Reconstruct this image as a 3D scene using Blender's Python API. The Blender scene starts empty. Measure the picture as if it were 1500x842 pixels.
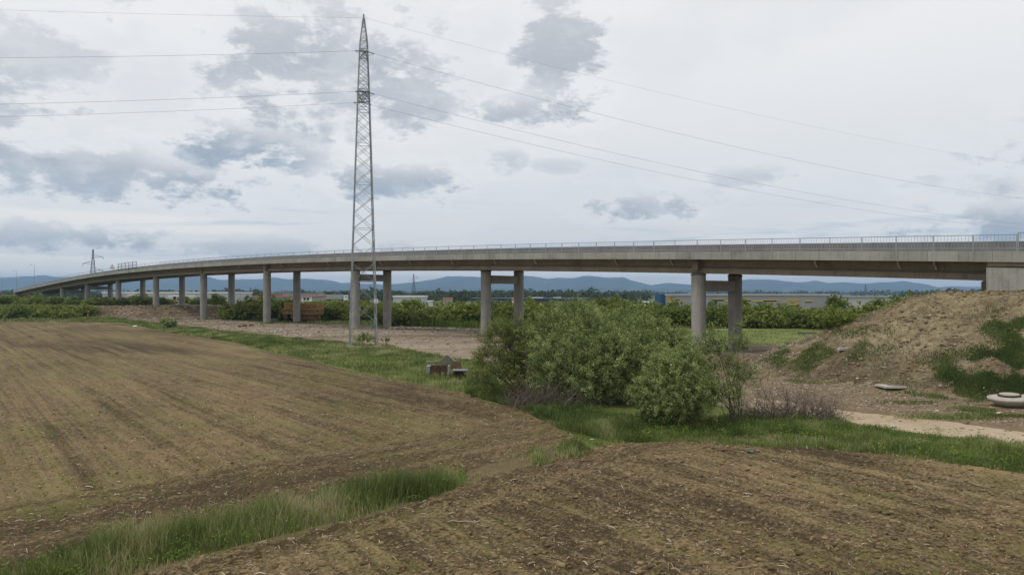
import bpy, math, random
import numpy as np
from mathutils import Vector, Matrix
R = math.radians
random.seed(7)
rng = np.random.default_rng(11)
SC = bpy.context.scene
COL = SC.collection

# ------------------------------------------------------------------ camera
F = 1050.0            # focal length in photo pixels (1500 wide)
CAMH = 6.5
cam_d = bpy.data.cameras.new('camera')
cam = bpy.data.objects.new('camera', cam_d)
COL.objects.link(cam)
cam_d.sensor_width = 36.0
cam_d.lens = 36.0 * F / 1500.0
cam_d.clip_start = 0.2
cam_d.clip_end = 30000
cam.location = (0, 0, CAMH)
cam.rotation_euler = (R(90) + math.atan(9 / F), 0, 0)
SC.camera = cam
SC.view_settings.view_transform = 'Standard'
SC.view_settings.look = 'None'
SC.view_settings.exposure = 0.0
SC.view_settings.gamma = 1.0
SC.view_settings.use_curve_mapping = False

# ------------------------------------------------------------------ node helper
class NT:
    def __init__(s, nt):
        s.nt = nt
    def n(s, t, ins=None, **kw):
        nd = s.nt.nodes.new(t)
        for k, v in kw.items():
            setattr(nd, k, v)
        for k, v in (ins or {}).items():
            s.put(nd.inputs[k], v)
        return nd
    def put(s, sock, v):
        if isinstance(v, bpy.types.NodeSocket):
            s.nt.links.new(v, sock)
        else:
            if sock.type == 'RGBA' and hasattr(v, '__len__') and len(v) == 3:
                v = (*v, 1)
            sock.default_value = v
    def math(s, op, a, b=0.0, c=0.0, clamp=False):
        nd = s.n('ShaderNodeMath', operation=op, use_clamp=clamp)
        s.put(nd.inputs[0], a); s.put(nd.inputs[1], b); s.put(nd.inputs[2], c)
        return nd.outputs[0]
    def mix(s, f, a, b, mode='MIX'):
        nd = s.n('ShaderNodeMix', data_type='RGBA', blend_type=mode)
        s.put(nd.inputs[0], f); s.put(nd.inputs[6], a); s.put(nd.inputs[7], b)
        return nd.outputs[2]
    def noise(s, vec, scale, detail=4, rough=.55, dist=0.0):
        nd = s.n('ShaderNodeTexNoise', {'Scale': scale, 'Detail': detail, 'Roughness': rough, 'Distortion': dist})
        if vec is not None:
            s.put(nd.inputs['Vector'], vec)
        return nd.outputs[0]
    def ramp(s, f, stops, interp='LINEAR'):
        nd = s.n('ShaderNodeValToRGB')
        s.put(nd.inputs[0], f)
        e = nd.color_ramp.elements
        nd.color_ramp.interpolation = interp
        while len(e) < len(stops):
            e.new(0.5)
        for i, (p, c) in enumerate(stops):
            e[i].position = p
            if not hasattr(c, '__len__'):
                c = (c, c, c)
            e[i].color = (*c[:3], 1)
        return nd.outputs[0]
    def step(s, f, lo, hi):
        nd = s.n('ShaderNodeMapRange', interpolation_type='SMOOTHSTEP')
        s.put(nd.inputs['Value'], f); s.put(nd.inputs['From Min'], lo); s.put(nd.inputs['From Max'], hi)
        return nd.outputs[0]
    def mapping(s, vec, rot=(0, 0, 0), scale=(1, 1, 1), loc=(0, 0, 0)):
        nd = s.n('ShaderNodeMapping', {'Rotation': rot, 'Scale': scale, 'Location': loc})
        s.put(nd.inputs[0], vec)
        return nd.outputs[0]

# ------------------------------------------------------------------ sun and sky
SUN_EL, SUN_AZ = R(60), R(-110)      # azimuth of the sun measured from +Y towards +X
sun_d = bpy.data.lights.new('sun', 'SUN')
sun = bpy.data.objects.new('sun', sun_d)
COL.objects.link(sun)
sun_d.energy = 1.5
sun_d.angle = R(10)
sun_d.color = (1.0, .96, .9)
sv = Vector((math.cos(SUN_EL) * math.sin(SUN_AZ), math.cos(SUN_EL) * math.cos(SUN_AZ), math.sin(SUN_EL)))
sun.rotation_euler = sv.to_track_quat('Z', 'Y').to_euler()
sun.location = (0, 0, 60)

W = bpy.data.worlds.new('World')
SC.world = W
W.use_nodes = True
W.node_tree.nodes.clear()
t = NT(W.node_tree)
sky = t.n('ShaderNodeTexSky', sky_type='NISHITA', sun_disc=False)
sky.sun_elevation = SUN_EL
sky.sun_rotation = SUN_AZ
geo = t.n('ShaderNodeTexCoord').outputs['Generated']
sep = t.n('ShaderNodeSeparateXYZ', {0: geo})
dx, dy, dz = sep.outputs
az = t.math('ARCTAN2', dx, dy)
el = t.math('ARCSINE', dz)
# cloud layer seen on a plane overhead (streaks that flatten to the horizon)
zz = t.math('MAXIMUM', t.math('ADD', dz, .09), .05)
pl = t.n('ShaderNodeCombineXYZ', {0: t.math('DIVIDE', dx, zz), 1: t.math('DIVIDE', dy, zz), 2: 0.0}).outputs[0]
ae = t.n('ShaderNodeCombineXYZ', {0: az, 1: t.math('MULTIPLY', el, 1.9), 2: 0.3}).outputs[0]
w1 = t.noise(ae, 7.0, 9, .6)
w2 = t.noise(ae, 26.0, 8, .62)
w3 = t.noise(t.mapping(ae, loc=(3, 1, 7)), 3.2, 5, .5)
sheet = t.noise(pl, .55, 8, .55, .5)
base = t.ramp(el, [(0.0, (1.22, 1.14, .98)), (.022, (1.12, 1.06, .94)), (.05, (.86, .85, .82)), (.12, (.76, .775, .785)), (.22, (.81, .82, .825)), (.33, (.87, .87, .868)), (1.0, (.85, .85, .85))])
base = t.mix(t.math('MULTIPLY', t.step(sheet, .40, .72), .55), base, (.87, .875, .885))
base = t.mix(t.math('MULTIPLY', t.step(w3, .48, .68), .28), base, (.62, .645, .69))
# low streaky layer towards the horizon: cream openings between blue grey bands
str_ = t.noise(t.n('ShaderNodeCombineXYZ', {0: t.math('MULTIPLY', az, 2.2), 1: t.math('MULTIPLY', el, 26), 2: 1.7}).outputs[0], 1.6, 7, .6, .6)
lowm = t.math('MULTIPLY', t.step(el, .16, .03), t.step(el, -.02, .006))
base = t.mix(t.math('MULTIPLY', t.math('MULTIPLY', lowm, t.step(str_, .47, .60)), .85), base, (.80, .79, .76))
base = t.mix(t.math('MULTIPLY', t.math('MULTIPLY', lowm, t.math('MULTIPLY', t.step(str_, .47, .34), t.step(el, .028, .045))), .8), base, (.45, .54, .65))
GREY, BLUE = (.47, .492, .53), (.29, .375, .47)
w4 = t.noise(t.mapping(ae, loc=(2, 8, 1)), 13.0, 10, .68, .25)
wob = t.math('SUBTRACT', t.math('ADD', t.math('MULTIPLY', w1, 2.0), t.math('ADD', t.math('MULTIPLY', w4, 2.8), t.math('MULTIPLY', w2, 2.0))), 3.4)
# (photo x, photo y, half width, half height, strength, blue of the underside)
CL = [(130, 250, 235, 42, .95, 1.0), (30, 225, 120, 40, .6, .6), (375, 205, 95, 42, .95, .9), (470, 238, 40, 26, .6, .5),
      (585, 262, 90, 30, .85, .9), (450, 75, 150, 90, .85, .1), (605, 110, 78, 80, .7, .2), (500, 165, 120, 36, .5, .3), (822, 85, 58, 105, .9, .25),
      (790, 165, 75, 35, .8, .7), (45, 80, 70, 60, .6, .1), (940, 300, 80, 30, .85, .9), (1010, 290, 55, 22, .5, .5),
      (1110, 258, 60, 18, .5, .4), (1470, 320, 110, 32, .85, 1.0), (1460, 268, 70, 20, .5, .3), (740, 232, 30, 22, .5, .5),
      (60, 345, 150, 26, .8, 1.0), (330, 360, 220, 18, .55, .9), (-150, 150, 150, 80, .7, .3), (1700, 200, 160, 60, .7, .5),
      (200, -120, 200, 80, .7, .1), (700, -160, 260, 90, .7, .1), (1250, -140, 260, 60, .6, .1), (820, 240, 40, 14, .4, .4)]
for (cx, cy, hw, hh, st, gc) in ((70, 322, 300, 15, .8, (.98, .95, .88)), (60, 388, 260, 12, .8, (1.16, 1.10, .98)), (420, 405, 500, 9, .5, (1.22, 1.15, 1.02)), (1000, 402, 500, 8, .6, (1.22, 1.16, 1.04)), (1300, 392, 260, 8, .4, (1.10, 1.06, 1.0))):
    a0 = math.atan((cx - 750) / F); e0 = math.atan((430 - cy) / F * math.cos(a0))
    u = t.math('DIVIDE', t.math('SUBTRACT', az, a0), hw / F); v = t.math('DIVIDE', t.math('SUBTRACT', el, e0), hh / F)
    q_ = t.math('ADD', t.math('SUBTRACT', 1.0, t.math('ADD', t.math('MULTIPLY', u, u), t.math('MULTIPLY', v, v))), t.math('MULTIPLY', t.math('SUBTRACT', str_, .5), 3.5))
    base = t.mix(t.math('MULTIPLY', t.step(q_, -.2, .8), st), base, gc)
out = base
for (cx, cy, hw, hh, st, bl) in CL:
    a0 = math.atan((cx - 750) / F)
    e0 = math.atan((430 - cy) / F * math.cos(a0))
    u = t.math('DIVIDE', t.math('SUBTRACT', az, a0), 1.22 * hw / F)
    v = t.math('DIVIDE', t.math('SUBTRACT', el, e0), 1.18 * hh / F)
    r2 = t.math('ADD', t.math('MULTIPLY', u, u), t.math('MULTIPLY', v, v))
    m = t.math('ADD', t.math('SUBTRACT', .9, r2), t.math('MULTIPLY', wob, 1.35))
    under = t.step(v, .5, -.75)
    edge = t.step(m, .10, .95)
    halo = t.math('MULTIPLY', t.step(m, -.9, .2), t.math('SUBTRACT', 1.0, edge))
    out = t.mix(t.math('MULTIPLY', halo, .30 * st), out, (.90, .90, .90))
    m = t.math('MULTIPLY', edge, st)
    cc = t.mix(t.math('MULTIPLY', under, bl), GREY, BLUE)
    top = t.math('MULTIPLY', t.step(v, -.1, .9), .75 * (1 if bl > .3 else .45))
    cc = t.mix(top, cc, (.88, .88, .885))
    cc = t.mix(t.math('MULTIPLY', t.step(w4, .50, .72), .55), cc, (.74, .76, .79))
    out = t.mix(t.math('MULTIPLY', m, t.math('ADD', .60, t.math('MULTIPLY', w4, .80))), out, cc)
# the same broken cloud everywhere else round the horizon
gen = t.math('MULTIPLY', t.step(t.math('ABSOLUTE', az), .80, 1.1), t.step(t.math('ADD', w1, t.math('MULTIPLY', w2, .3)), .66, .85))
out = t.mix(t.math('MULTIPLY', gen, t.step(el, 1.2, .7)), out, GREY)
below = t.step(el, 0.0, -.03)
out = t.mix(below, out, (.30, .31, .30))
bgs = t.n('ShaderNodeBackground', {'Color': sky.outputs[0], 'Strength': .08})
bgc = t.n('ShaderNodeBackground', {'Color': out, 'Strength': 1.09})
ms = t.n('ShaderNodeMixShader', {0: .93, 1: bgs.outputs[0], 2: bgc.outputs[0]})
wo = t.n('ShaderNodeOutputWorld', {'Surface': ms.outputs[0]})
SC.cycles.max_bounces = 6
SC.cycles.diffuse_bounces = 3
SC.cycles.transparent_max_bounces = 8
SC.cycles.volume_bounces = 0
SC.cycles.use_denoising = True

# ------------------------------------------------------------------ object helpers
def tag(o, label=None, cat=None, group=None, kind=None):
    if label: o['label'] = label
    if cat: o['category'] = cat
    if group: o['group'] = group
    if kind: o['kind'] = kind
    return o
def link(o, parent=None):
    COL.objects.link(o)
    if parent is not None:
        o.parent = parent
    return o
def empty(name, loc=(0, 0, 0), rz=0.0, label=None, cat=None, group=None):
    o = bpy.data.objects.new(name, None)
    o.empty_display_size = .3
    o.location = loc
    o.rotation_euler = (0, 0, rz)
    link(o)
    return tag(o, label, cat, group)
def np_mesh(name, verts, faces, mat=None, rnd=None, smooth=False):
    """faces: list of int arrays (n,k)"""
    me = bpy.data.meshes.new(name)
    verts = np.asarray(verts, dtype=np.float32).reshape(-1, 3)
    faces = [np.asarray(f, dtype=np.int32) for f in faces if len(f)]
    nl = sum(f.size for f in faces)
    nf = sum(len(f) for f in faces)
    me.vertices.add(len(verts))
    me.vertices.foreach_set('co', verts.ravel())
    me.loops.add(nl)
    me.polygons.add(nf)
    me.loops.foreach_set('vertex_index', np.concatenate([f.ravel() for f in faces]))
    tot = np.concatenate([np.full(len(f), f.shape[1], dtype=np.int32) for f in faces])
    st = np.concatenate([[0], np.cumsum(tot)[:-1]]).astype(np.int32)
    me.polygons.foreach_set('loop_start', st)
    me.polygons.foreach_set('loop_total', tot)
    if smooth:
        me.polygons.foreach_set('use_smooth', np.ones(nf, dtype=bool))
    if rnd is not None:
        a = me.attributes.new('rnd', 'FLOAT', 'POINT')
        a.data.foreach_set('value', np.asarray(rnd, dtype=np.float32))
    me.update(calc_edges=True)
    if mat:
        me.materials.append(mat)
    return me
def mobj(name, me, parent=None, loc=None, rz=None):
    o = bpy.data.objects.new(name, me)
    link(o, parent)
    if loc is not None: o.location = loc
    if rz is not None: o.rotation_euler = (0, 0, rz)
    return o
class MB:
    """collects simple solids into one mesh"""
    def __init__(s):
        s.v, s.f = [], []
    def box(s, c, d, rz=0.0, M=None, taper=1.0):
        x, y, z = d[0] / 2, d[1] / 2, d[2] / 2
        T = Matrix.Translation(c) @ Matrix.Rotation(rz, 4, 'Z')
        if M is not None: T = Matrix.Translation(c) @ M
        b = len(s.v)
        for sz in (-1, 1):
            k = taper if sz > 0 else 1
            for sx, sy in ((-1, -1), (1, -1), (1, 1), (-1, 1)):
                s.v.append(T @ Vector((sx * x * k, sy * y * k, sz * z)))
        for q in ((3, 2, 1, 0), (4, 5, 6, 7), (0, 1, 5, 4), (1, 2, 6, 5), (2, 3, 7, 6), (3, 0, 4, 7)):
            s.f.append([b + i for i in q])
        return s
    def bar(s, a, b_, w, h=None, n=4, w2=None):
        a, b_ = Vector(a), Vector(b_)
        h = w if h is None else h
        w2 = w if w2 is None else w2
        d = b_ - a
        if d.length < 1e-6: return s
        q = d.to_track_quat('Z', 'Y').to_matrix()
        b = len(s.v)
        for p, k in ((a, 1.0), (b_, w2 / w)):
            for i in range(n):
                an = 2 * math.pi * (i + .5) / n
                r = .5 / math.cos(math.pi / n) if n == 4 else .5
                s.v.append(p + q @ Vector((math.cos(an) * w * r * k, math.sin(an) * h * r * k, 0)))
        for i in range(n):
            j = (i + 1) % n
            s.f.append([b + i, b + j, b + n + j, b + n + i])
        s.f.append([b + i for i in reversed(range(n))])
        s.f.append([b + n + i for i in range(n)])
        return s
    def lathe(s, prof, n=24, c=(0, 0, 0)):
        b = len(s.v)
        for (r, z) in prof:
            for i in range(n):
                an = 2 * math.pi * i / n
                s.v.append(Vector((c[0] + r * math.cos(an), c[1] + r * math.sin(an), c[2] + z)))
        for k in range(len(prof) - 1):
            for i in range(n):
                j = (i + 1) % n
                s.f.append([b + k * n + i, b + k * n + j, b + (k + 1) * n + j, b + (k + 1) * n + i])
        s.f.append([b + i for i in reversed(range(n))])
        s.f.append([b + (len(prof) - 1) * n + i for i in range(n)])
        return s
    def sweep(s, rings, cap=True):
        """rings: list of equal-length closed point loops"""
        b = len(s.v); n = len(rings[0])
        for r in rings: s.v += [Vector(p) for p in r]
        for k in range(len(rings) - 1):
            for i in range(n):
                j = (i + 1) % n
                s.f.append([b + k * n + i, b + k * n + j, b + (k + 1) * n + j, b + (k + 1) * n + i])
        if cap:
            s.f.append([b + i for i in reversed(range(n))])
            s.f.append([b + (len(rings) - 1) * n + i for i in range(n)])
        return s
    def mesh(s, name, mat=None, smooth=False, bevel=0):
        me = bpy.data.meshes.new(name)
        me.from_pydata([tuple(v) for v in s.v], [], s.f)
        if smooth:
            for p in me.polygons: p.use_smooth = len(p.vertices) == 4
        me.update()
        if mat: me.materials.append(mat)
        return me
    def obj(s, name, mat=None, parent=None, loc=None, rz=None, smooth=False, bevel=0):
        o = mobj(name, s.mesh(name, mat, smooth), parent, loc, rz)
        if bevel:
            m = o.modifiers.new('bevel', 'BEVEL'); m.width = bevel; m.segments = 2; m.limit_method = 'ANGLE'
        return o
def copy_tree(o, parent=None):
    c = o.copy()
    COL.objects.link(c)
    if parent is not None: c.parent = parent
    for ch in list(o.children):
        copy_tree(ch, c)
    return c

# ------------------------------------------------------------------ noise in numpy
_perm = rng.random(65536).astype(np.float32)
def vnoise(x, y, seed=0):
    xi = np.floor(x).astype(np.int64); yi = np.floor(y).astype(np.int64)
    fx = x - xi; fy = y - yi
    fx = fx * fx * (3 - 2 * fx); fy = fy * fy * (3 - 2 * fy)
    def hsh(a, b): return _perm[(a * 73856093 ^ b * 19349663 ^ (seed * 83492791 + 1013)) & 65535]
    a = hsh(xi, yi); b = hsh(xi + 1, yi); c = hsh(xi, yi + 1); d = hsh(xi + 1, yi + 1)
    return (a * (1 - fx) + b * fx) * (1 - fy) + (c * (1 - fx) + d * fx) * fy
def fbm(x, y, oct=4, seed=0, gain=.5):
    s = 0; a = 1; n = 0
    for o in range(oct):
        s = s + a * (vnoise(x * 2 ** o, y * 2 ** o, seed + o) - .5); n += a; a *= gain
    return s / n * 2
def sstep(x, a, b):
    k = np.clip((x - a) / (b - a), 0, 1)
    return k * k * (3 - 2 * k)
def G(px, py, z=0.0):
    """photo pixel of a ground point -> world x, y"""
    D = (CAMH - z) * F / (py - 430.0)
    return ((px - 750.0) / F * D, D)
def inside(px, py, poly):
    poly = np.asarray(poly); n = len(poly)
    r = np.zeros(px.shape, bool)
    j = n - 1
    for i in range(n):
        xi, yi = poly[i]; xj, yj = poly[j]
        c = ((yi > py) != (yj > py)) & (px < (xj - xi) * (py - yi) / (yj - yi + 1e-12) + xi)
        r ^= c
        j = i
    return r
def nearest(px, py, line, closed=False):
    """distance to polyline and nearest point"""
    line = list(line)
    if closed: line.append(line[0])
    bd = np.full(px.shape, 1e18); bx = px.copy(); by = py.copy()
    for (x0, y0), (x1, y1) in zip(line[:-1], line[1:]):
        ex, ey = x1 - x0, y1 - y0
        k = np.clip(((px - x0) * ex + (py - y0) * ey) / (ex * ex + ey * ey + 1e-9), 0, 1)
        qx, qy = x0 + k * ex, y0 + k * ey
        d = (px - qx) ** 2 + (py - qy) ** 2
        m = d < bd
        bd = np.where(m, d, bd); bx = np.where(m, qx, bx); by = np.where(m, qy, by)
    return np.sqrt(bd), bx, by
def smooth_line(pts, n=6):
    """catmull-rom through points"""
    P = [np.array(p, float) for p in pts]
    o = []
    for i in range(len(P) - 1):
        p0 = P[max(i - 1, 0)]; p1 = P[i]; p2 = P[i + 1]; p3 = P[min(i + 2, len(P) - 1)]
        for k in range(n):
            u = k / n
            o.append(tuple(.5 * ((2 * p1) + (-p0 + p2) * u + (2 * p0 - 5 * p1 + 4 * p2 - p3) * u * u + (-p0 + 3 * p1 - 3 * p2 + p3) * u ** 3)))
    o.append(tuple(P[-1]))
    return o

# ------------------------------------------------------------------ layout of the land
ditch_top = [G(*p) for p in ((850, 649), (790, 661), (735, 675), (680, 690), (620, 706), (500, 733), (400, 755), (330, 771), (180, 803), (0, 842))]
ditch_bot = [G(*p) for p in ((870, 660), (790, 679), (740, 690), (690, 703), (620, 730), (480, 768), (330, 803), (180, 845), (0, 893))]
ditch_top += [(-20.5, 9.0), (-31, -1)]
ditch_bot += [(-17.5, 7.0), (-28, -4)]
verge_up = [G(*p) for p in ((80, 470), (150, 470.5), (176, 474), (220, 482), (286, 491), (330, 498), (379, 512), (443, 525), (480, 535), (560, 553.5), (596, 560), (653, 569), (678, 576), (703, 586), (724, 593), (760, 600), (800, 613), (825, 632), (850, 642))]
fl_line = smooth_line(verge_up, 4)
field_left = [(-320, 167), (-180, 167)] + fl_line + smooth_line(ditch_top, 3) + [(-320, -2)]
fr_up = [G(*p) for p in ((870, 656), (900, 649), (940, 650), (1016, 647), (1090, 653), (1200, 656), (1300, 665), (1400, 679), (1500, 693), (1700, 723))]
field_right = smooth_line(fr_up, 4) + [(32, 14), (50, -4)] + list(reversed(smooth_line(ditch_bot, 3)))
track_lo = [G(*p) for p in ((1100, 600), (1160, 604), (1215, 613), (1260, 622), (1350, 634), (1450, 646), (1500, 653), (1700, 680))]
track_up = [G(*p) for p in ((1100, 582), (1160, 588), (1210, 597), (1300, 607), (1400, 618), (1500, 632), (1700, 656))]
dirt_track = smooth_line(track_lo, 4) + list(reversed(smooth_line(track_up, 4)))
yard_up = [G(*p) for p in ((900, 493), (820, 489), (760, 485), (700, 482), (640, 480), (560, 478), (480, 474), (400, 473), (360, 471))]
yard_lo = [G(*p) for p in ((140, 465.5), (180, 467), (250, 476), (350, 487), (450, 498), (520, 503), (570, 507), (620, 517), (650, 523), (690, 527), (760, 540), (900, 565), (1050, 592), (1100, 600))]
yard = smooth_line(yard_lo, 4) + [G(1215, 613), G(1260, 622), G(1350, 634), G(1500, 653), G(1700, 680), (52, 44), (45, 70), (40, 98)] + \
       [G(*p) for p in ((1180, 497), (1150, 504), (1090, 505), (1000, 501))] + smooth_line(yard_up, 4) + [(-66, 190), (-84, 206), (-120, 208), (-122, 196)]
meadow = [G(940, 496), G(1000, 501.5), G(1090, 505.5), G(1150, 504.5), G(1180, 497.5), (62, 96), (110, 128), (60, 138), (-4, 142), (-6, 130), G(820, 490)]

# ------------------------------------------------------------------ bridge axis (line of the near pillars)
PIL = [(38.4, 58.6, 7.70), (20.9, 80.3, 8.66), (-4.04, 111, 10.10), (-29.1, 133.5, 10.85), (-53.3, 156, 11.38), (-77, 179, 11.55),
       (-100.8, 203, 11.42), (-124.6, 227, 10.82), (-148.6, 251, 9.85), (-172.5, 275, 8.65), (-196.6, 299.5, 7.2), (-221, 323.5, 5.6)]
_S = [0.0]
for a, b in zip(PIL[:-1], PIL[1:]):
    _S.append(_S[-1] + math.hypot(b[0] - a[0], b[1] - a[1]))
_cx = np.polyfit(_S, [p[0] for p in PIL], 4); _cy = np.polyfit(_S, [p[1] for p in PIL], 4); _cz = np.polyfit(_S, [p[2] for p in PIL], 3)
def axis(s):
    return np.array([np.polyval(_cx, s), np.polyval(_cy, s)])
def zb(s):
    return float(np.polyval(_cz, s)) if s > -2 else float(np.polyval(_cz, -2) + (s + 2) * np.polyval(np.polyder(_cz), -2))
def tang(s):
    d = axis(s + .5) - axis(s - .5)
    return d / np.linalg.norm(d)
def road(s, p, z):
    """s along the bridge to the left, p across it away from the camera, z above the girder soffit"""
    a = axis(s); d = tang(s)
    return Vector((a[0] + d[1] * p, a[1] - d[0] * p, zb(s) + z))
S_END = _S[-1]

def road_coords(x, y):
    d0 = tang(0.0); a0 = axis(0.0)
    return (x - a0[0]) * d0[0] + (y - a0[1]) * d0[1], (x - a0[0]) * d0[1] - (y - a0[1]) * d0[0]
def mound_h(x, y):
    s, p = road_coords(x, y)
    ds = np.maximum(s - 1.2, 0); dp = np.maximum(np.maximum(-p - 4.0, p - 14.0), 0)
    d = np.hypot(ds, np.where(p < 0, dp * (1 + .38 * np.exp(-(ds / 6) ** 2)), dp))
    z = 7.15 - d / 2.3
    z = np.where(z > 5.7, 5.7 + 1.38 * (1 - np.exp(-(z - 5.7) / 1.2)) , z)
    return z
def far_mound(x, y):
    a0 = axis(S_END); d0 = tang(S_END - 3)
    s = (x - a0[0]) * d0[0] + (y - a0[1]) * d0[1]; p = (x - a0[0]) * d0[1] - (y - a0[1]) * d0[0]
    ds = np.maximum(-s - 1, 0); dp = np.maximum(np.maximum(-p - 5, p - 14), 0)
    top = 6.4 - np.clip(s, 0, 200) * .045
    return top - np.hypot(ds, dp) / 2.2
def plateau(x, y):
    k = sstep(y + 3.0 * fbm(x * .07, y * .07, 2, 31), 189, 199) * sstep(-x, 70, 80) * (1 - sstep(y, 340, 430))
    return 2.95 * k
ROWA = math.atan2(-.78, .63)
def height(x, y, micro=True):
    x = np.asarray(x, float); y = np.asarray(y, float)
    d = np.hypot(x, y)
    z = .10 * fbm(x * .05, y * .05, 2, 3) * sstep(d, 5, 60)
    z = z + 1.1 * sstep(y, 375, 392) * (1 - sstep(y, 425, 470)) * sstep(-x, 40, 60) * (1 - sstep(-x, 190, 230))
    z = z + plateau(x, y)
    dd, _, _ = nearest(x, y, [((a[0] + b[0]) / 2, (a[1] + b[1]) / 2) for a, b in zip(ditch_top[3:], ditch_bot[3:])])
    z = z - .22 * np.exp(-(dd / .7) ** 2)
    mh = mound_h(x, y)
    k = sstep(mh, -.25, .5)
    z = z * (1 - k) + np.maximum(mh, 0) * k + k * (.16 * fbm(x * .45, y * .45, 4, 9) + sstep(mh, .2, 1.5) * (1 - sstep(mh, 5.5, 6.5)) * .20 * fbm((x * .63 - y * .78) * -.75, (x * .78 + y * .63) * .13, 3, 46))
    fm = far_mound(x, y)
    z = np.maximum(z, fm)
    if micro:
        near = 1 - sstep(d, 45, 110)
        c, s_ = math.cos(ROWA), math.sin(ROWA)
        u = x * c + y * s_; v = -x * s_ + y * c
        infl = inside(x, y, field_left) | inside(x, y, field_right)
        row = .032 * np.sin(v * 2 * math.pi / .72 + 1.2 * fbm(u * .1, v * .1, 2, 5)) * (.6 + .8 * vnoise(x * .3, y * .3, 8))
        crumb = .07 * fbm(x * 2.3, y * 2.3, 3, 14) + .055 * np.abs(fbm(x * 6, y * 6, 2, 21))
        rut = -.05 * np.exp(-((np.mod(v + 3.5, 7.3) - 2.0) / .22) ** 2) - .05 * np.exp(-((np.mod(v + 3.5, 7.3) - 3.7) / .22) ** 2)
        z = z + np.where(infl, near * (row + crumb + rut), near * .05 * fbm(x * 1.4, y * 1.4, 3, 18))
        z = z + sstep(mh, 0.1, 1.0) * .11 * fbm(x * 1.9, y * 1.9, 4, 40)
    return z
def hz(x, y):
    return float(height(np.array([x]), np.array([y]))[0])

# ------------------------------------------------------------------ materials
def new_mat(name):
    m = bpy.data.materials.new(name)
    m.use_nodes = True
    m.node_tree.nodes.clear()
    t = NT(m.node_tree)
    bs = t.n('ShaderNodeBsdfPrincipled', {'Roughness': .85})
    bs.inputs['Specular IOR Level'].default_value = .12
    out = t.n('ShaderNodeOutputMaterial', {'Surface': bs.outputs[0]})
    return m, t, bs, out
def bump(t, bs, h, st=.5, dist=.05):
    b = t.n('ShaderNodeBump', {'Height': h, 'Strength': st, 'Distance': dist})
    t.put(bs.inputs['Normal'], b.outputs[0])
def wpos(t):
    return t.n('ShaderNodeNewGeometry').outputs['Position']
def opos(t):
    return t.n('ShaderNodeTexCoord').outputs['Object']

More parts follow.
